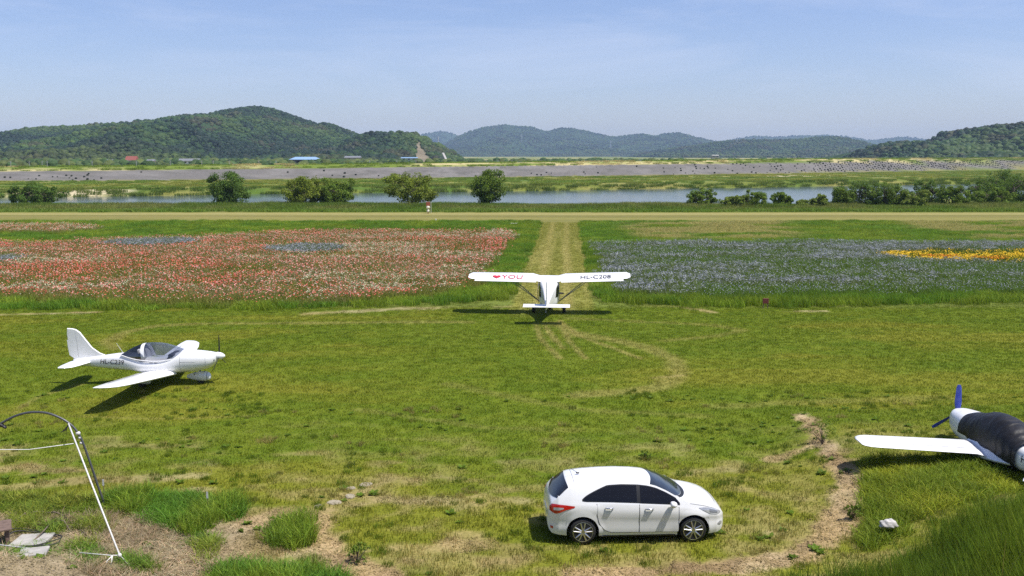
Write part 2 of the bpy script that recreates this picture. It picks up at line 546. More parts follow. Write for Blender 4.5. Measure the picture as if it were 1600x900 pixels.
DIRT_C = (0.37, 0.275, 0.14)
def wob(X, Y):
    return X + 2.4 * (fbm(X / 3.5, Y / 3.5, 41, 3) - 0.5), Y + 2.8 * (fbm(X / 4.5 + 7, Y / 3.0, 43, 3) - 0.5)
def in_left(X, Y):
    A, B = wob(X, Y); return inpoly(A, B, LEFT_FIELD) | inpoly(A, B, POPPY_STRIP)
def in_right(X, Y):
    A, B = wob(X, Y); return inpoly(A, B, RIGHT_FIELD)
def ground_col(X, Y):
    X = np.asarray(X, float); Y = np.asarray(Y, float)
    c = lawn_col(X, Y)
    n1 = fbm(X / 3, Y / 3, 71); n2 = fbm(X / 0.8, Y / 0.8, 73)
    dm = dirt_mask(X, Y)
    dc = np.empty(X.shape + (3,)); dc[:] = DIRT_C
    dc = lerp(dc, (0.25, 0.18, 0.095), sstep(0.4, 0.7, n2)); dc = lerp(dc, (0.42, 0.345, 0.21), 0.8 * sstep(0.5, 0.75, n1))
    grey = sstep(-5.5, -8, X) * sstep(24.4, 23.0, Y)
    dc = lerp(dc, (0.30, 0.25, 0.175), 0.7 * grey)
    c = lerp(c, dc.reshape(-1, 3).reshape(dc.shape), dm) if False else c * (1 - dm[..., None]) + dc * dm[..., None]
    # beyond the mown strip: rough ground under fields
    edge = 57.0 + 1.5 * (n1 - 0.5)
    f = sstep(edge, edge + 1.5, Y)
    rough = np.empty_like(c); rough[:] = (0.13, 0.165, 0.03)
    rough = lerp(rough, (0.26, 0.22, 0.09), 0.5 * sstep(0.5, 0.75, n1))
    c = c * (1 - f[..., None]) + rough * f[..., None]
    # mown lane leading away
    pc = path_c(Y); d = X - pc
    lane = sstep(2.70, 2.30, np.abs(d) + 0.4 * (n2 - 0.5)) * sstep(53, 60, Y) * (Y < 137)
    lc = np.empty_like(c); lc[:] = (0.215, 0.215, 0.045)
    stripe = fbm(d / 0.55 + 3, Y / 14, 81, 3)
    lc = lerp(lc, (0.30, 0.28, 0.085), 0.7 * sstep(0.45, 0.64, stripe))
    cross = fbm(d / 3, Y / 0.5, 83, 2)
    lc = lerp(lc, (0.20, 0.205, 0.050), 0.4 * sstep(0.5, 0.7, cross))
    tr = np.exp(-((d + 1.0) / 0.35) ** 2) + np.exp(-((d - 0.9) / 0.35) ** 2)
    lc = lerp(lc, (0.38, 0.33, 0.125), 0.55 * np.clip(tr, 0, 1))
    c = c * (1 - lane[..., None]) + lc * lane[..., None]
    # dirt and grass road along the river
    ry = Y - 0.02 * X * 0
    road = sstep(131.5, 133.0, ry) * sstep(156.5, 154.0, ry)
    rc = np.empty_like(c); rc[:] = (0.205, 0.190, 0.058)
    band = fbm(X / 60, Y / 2.2, 91, 3)
    rc = lerp(rc, (0.165, 0.160, 0.045), sstep(0.45, 0.6, band)); rc = lerp(rc, (0.31, 0.275, 0.11), 0.9 * np.exp(-((ry - 151) / 1.7) ** 2))
    rc = lerp(rc, (0.17, 0.14, 0.06), 0.7 * np.exp(-((ry - 145.2 - 0.5 * (n1 - 0.5)) / 0.8) ** 2))
    c = c * (1 - road[..., None]) + rc * road[..., None]
    # far bank meadow
    fs = far_shore(X); lf = levee_foot(X)
    mead = sstep(-2, 3, Y - fs)
    q = fbm(X / 18, Y / 9, 95); q2 = fbm(X / 40, Y / 14, 97)
    mc = np.empty_like(c); mc[:] = (0.135, 0.165, 0.03)
    mc = lerp(mc, (0.075, 0.13, 0.02), sstep(0.45, 0.6, q)); mc = lerp(mc, (0.24, 0.225, 0.07), 0.9 * sstep(0.5, 0.66, q2))
    sand = inpoly(X, Y, [(-128, 244), (-104, 254), (-100, 262), (-126, 254)]) | inpoly(X, Y, [(110, 405), (175, 455), (178, 475), (150, 468), (105, 430)]) | inpoly(X, Y, [(-220, 235), (-140, 243), (-140, 249), (-220, 246)])
    mc = lerp(mc, (0.52, 0.45, 0.30), sand * sstep(0.30, 0.5, n1))
    c = c * (1 - mead[..., None]) + mc * mead[..., None]
    # levee: grey revetment face, grass crown, fields beyond
    u = (Y - lf)
    lev = (u > -1.5) & (u < 13.0)
    g = np.empty_like(c); g[:] = (0.142, 0.136, 0.128)
    g = lerp(g, (0.175, 0.168, 0.158), sstep(0.45, 0.65, fbm(X / 9, u / 4, 99)))
    g = lerp(g, (0.10, 0.10, 0.09), 0.6 * sstep(0.58, 0.72, fbm(X / 4, u / 2, 101)))
    g = lerp(g, (0.20, 0.19, 0.06), sstep(1.2, -0.5, u + (n1 - .5) * 3))
    c[lev] = g[lev]
    cr = u >= 13.0
    k = np.empty_like(c); k[:] = (0.13, 0.18, 0.03)
    k = lerp(k, (0.42, 0.37, 0.18), sstep(0.44, 0.60, fbm(X / 26, u / 5, 103)))
    c[cr] = k[cr]
    far = u > 60
    k2 = np.empty_like(c); k2[:] = (0.13, 0.17, 0.035); k2 = lerp(k2, (0.3, 0.27, 0.12), sstep(0.5, 0.6, fbm(X / 90, Y / 60, 105)))
    c[far] = k2[far]
    # the dyke the camera stands on
    bk = Y < 16
    kb = np.empty_like(c); kb[:] = (0.10, 0.14, 0.02)
    c[bk] = kb[bk]
    return c

def axis(dense0, dense1, step, lo, hi, grow=1.06):
    a = list(np.arange(dense0, dense1, step)); s = step; x = a[-1]
    while x < hi: s *= grow; x += s; a.append(x)
    s = step; x = a[0]; pre = []
    while x > lo: s *= grow; x -= s; pre.append(x)
    return np.array(pre[::-1] + a)

xs = axis(-17, 19, 0.13, -9000, 9000, 1.055)
ys1 = list(np.arange(-30, 17, 2.0)) + list(np.arange(17, 36, 0.13))
s_, y_ = 0.13, ys1[-1]
while y_ < 9000:
    s_ = min(s_ * 1.02, max(1.2, s_)) if y_ < 480 else s_ * 1.08
    if y_ < 480: s_ = min(s_, 1.2)
    y_ += s_; ys1.append(y_)
ys = np.array([-9000, -3000, -1000, -300, -100, -50] + ys1)
GX, GY = np.meshgrid(xs, ys)
GZ = land(GX, GY)
nx, ny = len(xs), len(ys)
ii = (np.arange(ny - 1)[:, None] * nx + np.arange(nx - 1)[None, :]).ravel()
GF = np.stack([ii, ii + 1, ii + nx + 1, ii + nx], 1)
m, n, l, o = new_mat('earth_and_turf')
p = n.new('ShaderNodeBsdfPrincipled'); p.inputs['Roughness'].default_value = 0.95; p.inputs['Specular IOR Level'].default_value = 0.08
geo = n.new('ShaderNodeNewGeometry')
vc = attr(n, 'tone').outputs['Color']
f1 = nnoise(n, l, 9.0, 6, geo.outputs['Position'], 0.7); f2 = nnoise(n, l, 45.0, 4, geo.outputs['Position'], 0.7)
f3 = nnoise(n, l, 0.9, 5, geo.outputs['Position'], 0.6)
c1 = nmix(n, l, 1.0, vc, nmix(n, l, nrange(n, l, f1, 0.3, 0.7), (0.66, 0.70, 0.62), (1.32, 1.26, 1.35)), 'MULTIPLY')
c2 = nmix(n, l, 1.0, c1, nmix(n, l, nrange(n, l, f2, 0.3, 0.7), (0.72, 0.74, 0.7), (1.25, 1.22, 1.25)), 'MULTIPLY')
c3 = nmix(n, l, 1.0, c2, nmix(n, l, nrange(n, l, f3, 0.3, 0.7), (0.88, 0.9, 0.88), (1.1, 1.08, 1.1)), 'MULTIPLY')
l.new(c3, p.inputs['Base Color'])
bp = n.new('ShaderNodeBump'); bp.inputs['Strength'].default_value = 0.7; bp.inputs['Distance'].default_value = 0.05
l.new(f1, bp.inputs['Height']); l.new(bp.outputs[0], p.inputs['Normal'])
l.new(p.outputs[0], o.inputs[0])
gme = fast_mesh('ground', np.stack([GX, GY, GZ], -1).reshape(-1, 3), GF, m, True)
set_color(gme, 'tone', ground_col(GX, GY).reshape(-1, 3))
tag(link('ground', gme), 'grass and earth river plain with mown airstrip, lane and levee', kind='structure')

# ---- river
m, n, l, o = new_mat('river_water')
p = n.new('ShaderNodeBsdfPrincipled')
p.inputs['Base Color'].default_value = (0.055, 0.075, 0.085, 1); p.inputs['Roughness'].default_value = 0.12; p.inputs['IOR'].default_value = 1.33
geo = n.new('ShaderNodeNewGeometry')
mpn = n.new('ShaderNodeMapping'); mpn.inputs['Scale'].default_value = (0.35, 1.2, 1); l.new(geo.outputs['Position'], mpn.inputs[0])
bp = n.new('ShaderNodeBump'); bp.inputs['Strength'].default_value = 0.10; bp.inputs['Distance'].default_value = 0.10
l.new(nnoise(n, l, 1.1, 5, mpn.outputs[0], 0.6), bp.inputs['Height']); l.new(bp.outputs[0], p.inputs['Normal'])
l.new(p.outputs[0], o.inputs[0])
wx = np.linspace(-460, 520, 197)
wv = np.concatenate([np.stack([wx, near_shore(wx) - 3, np.full(len(wx), WATER_Z)], 1), np.stack([wx, far_shore(wx) + 7, np.full(len(wx), WATER_Z)], 1)])
k = np.arange(len(wx) - 1)
tag(link('river', fast_mesh('river', wv, np.stack([k, k + 1, k + 1 + len(wx), k + len(wx)], 1), m, True)), 'calm grey blue river beyond the grass road', kind='structure')

# ------------------------------------------------------------------ hills with woods
def hill_mat(name, scar=False):
    m, n, l, o = new_mat(name)
    p = n.new('ShaderNodeBsdfPrincipled'); p.inputs['Roughness'].default_value = 0.95; p.inputs['Specular IOR Level'].default_value = 0.05
    g = n.new('ShaderNodeNewGeometry')
    vc = attr(n, 'tone').outputs['Color']
    q = nnoise(n, l, 0.03, 5, g.outputs['Position'])
    l.new(nmix(n, l, 1.0, vc, nmix(n, l, nrange(n, l, q, 0.3, 0.7), (0.75, 0.75, 0.75), (1.2, 1.2, 1.2)), 'MULTIPLY'), p.inputs['Base Color'])
    l.new(p.outputs[0], o.inputs[0]); return m
HILL_M = hill_mat('wooded_slope')
CROWN_M = tint_mat('wood_crown', trans=0.12)

def crown_tile(seed, name):
    """a lumpy tree crown for woods far away"""
    r = np.random.default_rng(seed)
    bm = bmesh.new()
    bmesh.ops.create_icosphere(bm, subdivisions=2, radius=1.0)
    lob = r.normal(size=(7, 3)); lob /= np.linalg.norm(lob, axis=1)[:, None]; lob[:, 2] = np.abs(lob[:, 2])
    for v in bm.verts:
        d = np.array(v.co); k = np.max(lob @ d)
        f = 0.78 + 0.30 * max(0, k) ** 3 + r.uniform(-0.09, 0.09)
        v.co = Vector((d[0] * f, d[1] * f, d[2] * f * (0.95 if d[2] > 0 else 0.6)))
    me = bpy.data.meshes.new(name); bm.to_mesh(me); bm.free()
    me.materials.append(CROWN_M)
    set_color(me, 'shade', np.repeat(r.uniform(0.8, 1.2, (len(me.vertices), 1)), 3, 1))
    return me
CROWNS = [crown_tile(100 + i, 'crown') for i in range(5)]

def hill(name, label, prof, D, base, back, spacing, tree, seed, spur=0.5, spur_len=260, tones=None, scar=None):
    """prof: skyline (photo px); D: distance of the ridge; base: where the slope starts"""
    px = np.array([p[0] for p in prof], float); py = np.array([p[1] for p in prof], float)
    u = (px - 800) / FPX; ez = CAM_H + (242.0 - py) * D / FPX
    X0, X1 = u[0] * D, u[-1] * D
    step = (X1 - X0) / max(60, int((X1 - X0) / (spacing * 3)))
    hx = np.arange(X0, X1 + 1, step); hy = np.linspace(base, D + back, 70)
    def hz(X, Y):
        uu = X / D
        rz = np.interp(uu, u, ez, left=0, right=0) - tree * 0.9
        rz = rz * sstep(u[0], u[0] + 0.02, uu) * sstep(u[-1], u[-1] - 0.02, uu) if True else rz
        t = np.clip((Y - base) / (D - base), 0, 1)
        tb = np.clip((Y - D) / back, 0, 1)
        nn_ = fbm(X / spur_len + 0.4 * fbm(X / 90, Y / 90, seed + 2), Y / (spur_len * 1.9), seed, 4); sp = 0.30 - np.abs(2 * nn_ - 1) * 1.5
        shp = t ** 1.15 * (1 - 0.15 * np.sin(PI * t))
        z = rz * (shp + spur * sp * 4 * t * (1 - t) * 0.8) * (1 - tb ** 2)
        z = np.minimum(z, np.maximum(rz, 0) * (0.10 + 0.90 * (Y / D)) + 0.5)
        return np.maximum(z, -1.0) + 0.4
    HX, HY = np.meshgrid(hx, hy); HZ = hz(HX, HY)
    a = len(hx); b = len(hy)
    k = (np.arange(b - 1)[:, None] * a + np.arange(a - 1)[None, :]).ravel()
    me = fast_mesh(name, np.stack([HX, HY, HZ], -1).reshape(-1, 3), np.stack([k, k + 1, k + 1 + a, k + a], 1), HILL_M, True)
    tone = np.empty((HX.size, 3)); tone[:] = (0.030, 0.055, 0.022)
    if scar is not None:
        sm = scar(HX.ravel(), HY.ravel()); tone[sm] = (0.185, 0.155, 0.105)
    set_color(me, 'tone', tone)
    tag(link(name, me), label, kind='structure')
    nX = int((X1 - X0) / spacing); nY = int((D + back * 0.35 - base) / spacing)
    TX = np.linspace(X0, X1, nX)[None, :] + rng.uniform(-0.5, 0.5, (nY, nX)) * spacing
    TY = np.linspace(base, D + back * 0.35, nY)[:, None] + rng.uniform(-0.5, 0.5, (nY, nX)) * spacing
    TX = TX.ravel(); TY = TY.ravel(); TZ = hz(TX, TY)
    ok = TZ > 1.5
    if scar is not None: ok &= ~scar(TX, TY)
    TX, TY, TZ = TX[ok], TY[ok], TZ[ok]
    s = tree * np.clip(rng.lognormal(-0.30, 0.40, len(TX)), 0.3, 1.35) * (0.65 + 0.75 * fbm(TX / 45, TY / 45, seed + 9))
    q = fbm(TX / 110, TY / 110, seed + 5, 3) + 0.22 * (rng.uniform(0, 1, len(TX)) - 0.5)
    q2 = fbm(TX / 50 + 9, TY / 70, seed + 7, 3)
    c = np.empty((len(TX), 3)); c[:] = (0.045, 0.092, 0.026)
    c = lerp(c, (0.022, 0.046, 0.022), sstep(0.51, 0.60, q)); c = lerp(c, (0.080, 0.130, 0.028), 0.9 * sstep(0.46, 0.36, q))
    c = lerp(c, (0.082, 0.076, 0.036), 0.7 * sstep(0.60, 0.72, q2))
    low = sstep(0.30, 0.05, (TY - base) / (D - base)); c = lerp(c, (0.095, 0.110, 0.030), 0.55 * low)
    c *= 0.66 * rng.uniform(0.7, 1.3, (len(TX), 1)) * (0.75 + 0.5 * fbm(TX / (D / 14), TY / (D / 14), seed + 15, 3))[:, None]
    fo = scatter(name.replace('hill', 'hill') + '_woods', np.stack([TX, TY, TZ - s * 0.05], 1), CROWNS, rng.uniform(0, 6.28, len(TX)),
                 np.stack([s * 0.75, s * 0.75, s * rng.uniform(0.65, 0.95, len(s))], 1), c)
    tag(fo, 'dense mixed woods covering the ' + label, kind='stuff')
    return hz

P_LEFT = [(-260, 236), (-160, 226), (-60, 219), (0, 212), (50, 199), (90, 197), (130, 196), (150, 193), (205, 192), (215, 194), (245, 189), (272, 187), (290, 180), (325, 178), (335, 180), (365, 171), (400, 165), (420, 167), (440, 174), (470, 184), (495, 193), (510, 191), (525, 196), (545, 205), (575, 214), (620, 226), (680, 238), (720, 243)]
P_KNOB = [(520, 243), (555, 212), (572, 206), (600, 205), (625, 205), (645, 208), (660, 213), (680, 223), (700, 233), (716, 240), (730, 243)]
P_FAR = [(600, 240), (640, 218), (665, 208), (690, 204), (705, 207), (722, 214), (745, 222), (800, 235), (1040, 236), (1110, 222), (1150, 216), (1180, 211), (1200, 214), (1230, 212), (1260, 211), (1290, 210), (1330, 214), (1352, 219), (1380, 216), (1410, 213), (1440, 217), (1475, 219), (1520, 224), (1700, 222), (1800, 225)]
P_MID = [(660, 243), (690, 228), (715, 213), (735, 205), (760, 198), (785, 195), (805, 197), (830, 198), (853, 205), (870, 201), (890, 199), (910, 203), (935, 209), (957, 213), (985, 210), (1003, 208), (1022, 212), (1040, 208), (1058, 207), (1080, 213), (1105, 218), (1160, 228), (1240, 238), (1300, 243)]
P_MIDR = [(980, 243), (1040, 232), (1100, 224), (1130, 219), (1160, 217), (1200, 217), (1240, 217), (1275, 213), (1300, 212), (1325, 216), (1345, 222), (1362, 231), (1380, 240), (1400, 243)]
P_RIGHT = [(1350, 244), (1372, 236), (1395, 228), (1420, 220), (1440, 218), (1465, 219), (1482, 220), (1500, 213), (1515, 206), (1525, 200), (1545, 196), (1565, 194), (1580, 191), (1610, 190), (1680, 186), (1760, 192), (1840, 214), (1900, 236)]
def scar_f(X, Y):
    a = 800 + FPX * X / Y
    d = (Y - 980) / 320.0
    return (a > 644 + 8 * d) & (a < 690 - 30 * d) & (d > -0.5) & (d < 1.1)
hz_left = hill('hill_with_summit', 'broad green hill with the highest rounded summit', P_LEFT, 1750.0, 880.0, 500.0, 5.4, 4.8, 200, 0.75, 240)
hz_knob = hill('hill_with_quarry_scar', 'low dark knob beside the summit hill, bare scar at its end', P_KNOB, 1350.0, 960.0, 300.0, 5.6, 5.6, 230, 0.5, 160, scar=scar_f)
hz_mid = hill('hill_in_haze', 'blue hazy ridge across the middle distance', P_MID, 6000.0, 4300.0, 900.0, 17.0, 8.5, 260, 0.9, 700)
hill('hill_ridge_farthest', 'pale farthest ridge showing behind the others', P_FAR, 8000.0, 7000.0, 900.0, 28.0, 11.0, 290, 0.6, 900)
hill('hill_low_wooded', 'low wooded rise right of the hazy ridge', P_MIDR, 3600.0, 2700.0, 600.0, 12.0, 7.0, 320, 0.9, 400)
hill('hill_near_wooded', 'near dark wooded hill at the right edge', P_RIGHT, 1250.0, 930.0, 350.0, 5.8, 6.0, 350, 0.6, 170)

# ------------------------------------------------------------------ grass, fields, reeds
BLADE_M = tint_mat('grass_blade', trans=0.35)
def lay(X, Y): return np.stack([X, Y, land(X, Y)], 1)

# mown lawn
LAWN_T = [blades(46, 0.50, 0.055, 0.013, 0.9, 400 + i, BLADE_M, 'lawn_patch', (0.75, 1.3), hue=0.12) for i in range(5)]
X, Y = jgrid(-42, 42, 18.6, 62.5, 0.31)
k = inview(X, Y, 3.0) & ~in_left(X, Y) & ~in_right(X, Y); X, Y = X[k], Y[k]
X2, Y2 = jgrid(0, 12, 62.5, 132, 0.33); k = np.abs(X2 - path_c(Y2)) < 2.9; X, Y = np.concatenate([X, X2[k]]), np.concatenate([Y, Y2[k]])
dm = dirt_mask(X, Y); k = rng.uniform(0, 1, len(X)) > dm * 1.1; X, Y = X[k], Y[k]
c = ground_col(X, Y) * rng.uniform(0.8, 1.25, (len(X), 1)) * 1.2
hgt = (0.7 + 0.9 * fbm(X / 1.4, Y / 1.0, 501)) * (1 + 0.5 * sstep(30, 22, Y))
o = scatter('mown_grass', lay(X, Y), LAWN_T, rng.uniform(0, 6.28, len(X)), np.stack([np.ones(len(X)), np.ones(len(X)), hgt], 1), c)
tag(o, 'short mown grass covering the airstrip', 'grass', kind='stuff')

# rough tufts and straw in the nearer lawn
TUFT_T = [blades(70, 0.34, 0.15, 0.012, 0.9, 420 + i, BLADE_M, 'tuft', (0.65, 1.3), hue=0.12) for i in range(5)]
X, Y = jgrid(-22, 22, 19, 37, 0.42)
d = fbm(X / 1.2, Y / 0.8, 511, 4) + 0.10 * sstep(30, 22, Y) + 0.12 * (rng.uniform(0, 1, len(X)) - 0.5)
k = inview(X, Y, 2.0) & (d > 0.65) & (dirt_mask(X, Y) < 0.7); X, Y = X[k], Y[k]
cc = np.empty((len(X), 3)); cc[:] = (0.105, 0.165, 0.014)
cc = lerp(cc, (0.30, 0.26, 0.085), sstep(0.5, 0.62, fbm(X / 1.6, Y / 1.2, 515))); cc *= rng.uniform(0.7, 1.3, (len(X), 1))
o = scatter('rough_tufts', lay(X, Y), TUFT_T, rng.uniform(0, 6.28, len(X)), rng.uniform(0.5, 1.0, len(X)), cc)
tag(o, 'small rough grass tufts in the near lawn', 'grass', kind='stuff')

def rosette(seed, name, mat, n=16, leaf=0.16):
    r = np.random.default_rng(seed); V = []; F = []
    for i in range(n):
        a = r.uniform(0, 6.28); L = leaf * r.uniform(0.5, 1.1); w = L * 0.32; e = r.uniform(0.15, 1.0)
        d = np.array([math.cos(a), math.sin(a), 0]); q = np.array([-d[1], d[0], 0]); o_ = r.uniform(-0.04, 0.04, 3); o_[2] = 0
        p0 = o_; p1 = o_ + d * L * 0.5 * math.cos(e) + np.array([0, 0, L * 0.5 * math.sin(e)]); p2 = o_ + d * L * math.cos(e * 0.6) + np.array([0, 0, L * 0.75 * math.sin(e)])
        b = len(V); V += [p0, p1 + q * w, p2, p1 - q * w]; F += [(b, b + 1, b + 2, b + 3)]
    me = fast_mesh(name, np.array(V), np.array(F), mat)
    set_color(me, 'shade', np.repeat(r.uniform(0.7, 1.25, (n, 1)), 4, 0).repeat(3, 1))
    return me
WEED_T = [rosette(440 + i, 'weed', BLADE_M) for i in range(5)]
X, Y = jgrid(-20, 20, 20, 36, 0.55)
d = fbm(X / 2.2, Y / 1.2, 521, 3) + 0.25 * (rng.uniform(0, 1, len(X)) - 0.5)
k = inview(X, Y, 1.5) & (d > 0.67); X, Y = X[k], Y[k]
cc = np.empty((len(X), 3)); cc[:] = (0.10, 0.165, 0.016); cc *= rng.uniform(0.7, 1.3, (len(X), 1))
o = scatter('broadleaf_weeds', lay(X, Y), WEED_T, rng.uniform(0, 6.28, len(X)), rng.uniform(0.5, 1.15, len(X)), cc)
tag(o, 'broadleaf weeds scattered in the near lawn', 'weeds', kind='stuff')

# clods, pebbles and broken straw on the bare earth
def clod_tile(seed):
    r = np.random.default_rng(seed); Vs = []; Fs = []; Cs = []; b = 0
    ico = bmesh.new(); bmesh.ops.create_icosphere(ico, subdivisions=1, radius=1.0); IV = np.array([v.co[:] for v in ico.verts]); IF = np.array([[v.index for v in f.verts] for f in ico.faces]); ico.free()
    for i in range(16):
        s = 0.006 + 0.03 * r.uniform() ** 3; p = np.array([r.uniform(-.2, .2), r.uniform(-.2, .2), s * 0.3])
        Vs.append(p + IV * s * r.uniform(0.6, 1.2, (len(IV), 1)) * np.array([1, 1, 0.7])); Fs.append(IF + b); b += len(IV); Cs.append(np.repeat((np.array([1, 1, 1]) * r.uniform(0.6, 1.15))[None], len(IV), 0))
    for i in range(26):
        a = r.uniform(0, 6.28); L_ = r.uniform(0.04, 0.14); d = np.array([math.cos(a), math.sin(a), r.uniform(-0.1, 0.25)]) * L_; q = np.array([-math.sin(a), math.cos(a), 0]) * 0.004; p = np.array([r.uniform(-.2, .2), r.uniform(-.2, .2), 0.012])
        Vs.append(np.array([p - q, p + q, p + d + q, p + d - q])); Fs.append(np.array([(b, b + 1, b + 2), (b, b + 2, b + 3)])); b += 4; Cs.append(np.repeat((np.array([1.35, 1.3, 1.2]) * r.uniform(0.6, 1.1))[None], 4, 0))
    me = fast_mesh('clods', np.concatenate(Vs), np.concatenate(Fs), BLADE_M); set_color(me, 'shade', np.concatenate(Cs)); return me
CLOD_T = [clod_tile(430 + i) for i in range(4)]
X, Y = jgrid(-16, 17, 17, 34, 0.26); k = inview(X, Y, 1.5) & (dirt_mask(X, Y) > 0.45); X, Y = X[k], Y[k]
tag(scatter('clods_and_straw', lay(X, Y), CLOD_T, rng.uniform(0, 6.28, len(X)), rng.uniform(0.7, 1.3, len(X)), ground_col(X, Y) * rng.uniform(0.75, 1.2, (len(X), 1))), 'clods, pebbles and broken straw strewn on bare earth', 'litter', kind='stuff')

# tall grass
TALL_T = [blades(90, 0.55, 0.62, 0.016, 0.75, 460 + i, BLADE_M, 'tall_grass', (0.6, 1.3), hue=0.12) for i in range(5)]
def tall(name, label, polys_px, step, hs, col, col2, seed, z=0.0, dens=1.0, wid=1.0):
    PX = []; PY = []
    for pp in polys_px:
        g = [tuple(gp(a, b, z)[:2]) for a, b in pp]
        x0, x1 = min(q[0] for q in g), max(q[0] for q in g); y0, y1 = min(q[1] for q in g), max(q[1] for q in g)
        X, Y = jgrid(x0, x1, y0, y1, step); k = inpoly(X + 0.5 * (fbm(X, Y, seed) - 0.5), Y + 0.5 * (fbm(X, Y, seed + 3) - .5), g) & (rng.uniform(0, 1, len(X)) < dens); PX.append(X[k]); PY.append(Y[k])
    X = np.concatenate(PX); Y = np.concatenate(PY)
    f = fbm(X / 1.3, Y / 1.3, seed, 3)
    c = np.empty((len(X), 3)); c[:] = col; c = lerp(c, col2, sstep(0.42, 0.66, f)) * rng.uniform(0.75, 1.25, (len(X), 1))
    s = hs * (0.35 + 1.25 * f) * rng.uniform(0.65, 1.25, len(X))
    o = scatter(name, lay(X, Y), TALL_T, rng.uniform(0, 6.28, len(X)), np.stack([np.full(len(X), wid), np.full(len(X), wid), s], 1), c)
    return tag(o, label, 'grass', kind='stuff')
tall('tall_grass_clump', 'tall bright green grass in clumps at the lower left', [[(165, 778), (250, 775), (330, 782), (338, 812), (300, 838), (262, 826), (215, 806), (170, 796)],
     [(345, 778), (385, 786), (372, 812), (340, 812)], [(425, 822), (482, 812), (487, 850), (440, 862)], [(330, 892), (400, 886), (470, 896), (540, 908), (550, 930), (320, 930)]],
     0.22, 0.52, (0.105, 0.235, 0.025), (0.19, 0.29, 0.03), 541)
tall('grass_fringe', 'green grass fringe above the bare earth', [[(-60, 776), (60, 782), (165, 776), (170, 806), (60, 806), (-60, 800)]], 0.24, 0.33, (0.17, 0.25, 0.03), (0.23, 0.28, 0.04), 545)
tall('dyke_grass', 'tall dark grass on the dyke at the lower right', [[(1100, 985), (1200, 965), (1300, 945), (1400, 922), (1500, 890), (1600, 845), (1720, 800), (1900, 1150), (1060, 1150)]],
     0.20, 1.30, (0.085, 0.165, 0.02), (0.15, 0.225, 0.022), 551)
tall('yellow_green_grass', 'knee high yellow green grass beside the parked aircraft', [[(1345, 740), (1600, 735), (1720, 735), (1720, 800), (1600, 790), (1500, 812), (1400, 850), (1345, 870), (1350, 800)]],
     0.25, 0.36, (0.27, 0.32, 0.025), (0.19, 0.27, 0.025), 555)
tall('straw_litter', 'dry straw and stalks lying on the bare earth', [[(-60, 808), (120, 806), (230, 812), (330, 842), (340, 912), (110, 912), (105, 828), (15, 826), (10, 912), (-60, 912)]], 0.26, 0.20, (0.46, 0.38, 0.24), (0.34, 0.27, 0.17), 559, dens=0.75)
tall('weeds_on_bare_earth', 'green weeds sprouting from the bare earth', [[(20, 806), (62, 804), (66, 832), (22, 832)], [(70, 824), (98, 824), (94, 846), (72, 842)], [(126, 818), (160, 818), (160, 834), (126, 834)], [(60, 862), (86, 860), (80, 884), (60, 890)], [(120, 848), (146, 850), (146, 892), (122, 885)], [(300, 830), (345, 838), (330, 880), (300, 860)], [(0, 868), (28, 876), (20, 898), (0, 898)], [(188, 868), (225, 872), (240, 898), (200, 898)]],
     0.20, 0.35, (0.12, 0.23, 0.03), (0.22, 0.28, 0.04), 563, dens=0.8)
# single tall stalks standing above the dyke grass
STALK_T = [blades(9, 0.7, 1.0, 0.013, 0.35, 470 + i, BLADE_M, 'stalk', (0.6, 1.3), hue=0.15) for i in range(4)]
g_ = [tuple(gp(a, b, 0.3)[:2]) for a, b in [(1080, 970), (1200, 945), (1400, 900), (1500, 866), (1600, 822), (1720, 785), (1900, 1150), (1060, 1150)]]
X, Y = jgrid(2, 22, 14, 27, 0.30); k = inpoly(X, Y, g_) & (rng.uniform(0, 1, len(X)) < 0.95); X, Y = X[k], Y[k]
cc = np.empty((len(X), 3)); cc[:] = (0.09, 0.155, 0.02); cc = lerp(cc, (0.26, 0.26, 0.07), (rng.uniform(0, 1, len(X)) < 0.22).astype(float)) * rng.uniform(0.6, 1.3, (len(X), 1))
tag(scatter('dyke_stalks', lay(X, Y), STALK_T, rng.uniform(0, 6.28, len(X)), rng.uniform(0.75, 1.25, len(X)), cc), 'thin tall stalks standing above the dyke grass', 'grass', kind='stuff')
# dyke slope below and behind the camera
X, Y = jgrid(-30, 30, 4, 19.5, 0.5)
k = (land(X, Y) > 0.15) & (np.hypot(X, Y) > 3) & (Y < 15.5); X, Y = X[k], Y[k]
cc = np.empty((len(X), 3)); cc[:] = (0.075, 0.13, 0.016); cc *= rng.uniform(0.7, 1.3, (len(X), 1))
tag(scatter('dyke_slope_grass', lay(X, Y), TALL_T, rng.uniform(0, 6.28, len(X)), np.stack([np.full(len(X), 1.2), np.full(len(X), 1.2), rng.uniform(0.3, 0.6, len(X))], 1), cc), 'grass on the dyke slope below the viewpoint', 'grass', kind='stuff')

# field margins: tall grass along lane, field fronts and far edges
MARG_T = [blades(210, 1.25, 0.55, 0.024, 0.7, 480 + i, BLADE_M, 'margin_grass', (0.6, 1.3), hue=0.12) for i in range(5)]
def margin(name, label, X, Y, h, c):
    s = h * (0.65 + 0.7 * fbm(X / 3, Y / 3, 571)) * rng.uniform(0.8, 1.2, len(X))
    return tag(scatter(name, lay(X, Y), MARG_T, rng.uniform(0, 6.28, len(X)), np.stack([np.ones(len(X)), np.ones(len(X)), s], 1), c), label, 'grass', kind='stuff')
def mcol(X, Y, a, b, t0=0.45, t1=0.6, seed=575, sc=4.0):
    c = np.empty((len(X), 3)); c[:] = a
    return lerp(c, b, sstep(t0, t1, fbm(X / sc, Y / sc * 1.3, seed, 3))) * rng.uniform(0.75, 1.25, (len(X), 1))
X, Y = jgrid(-90, 90, 56.5, 132.5, 0.85)
k = inview(X, Y, 6.0, 0.58); X, Y = X[k], Y[k]
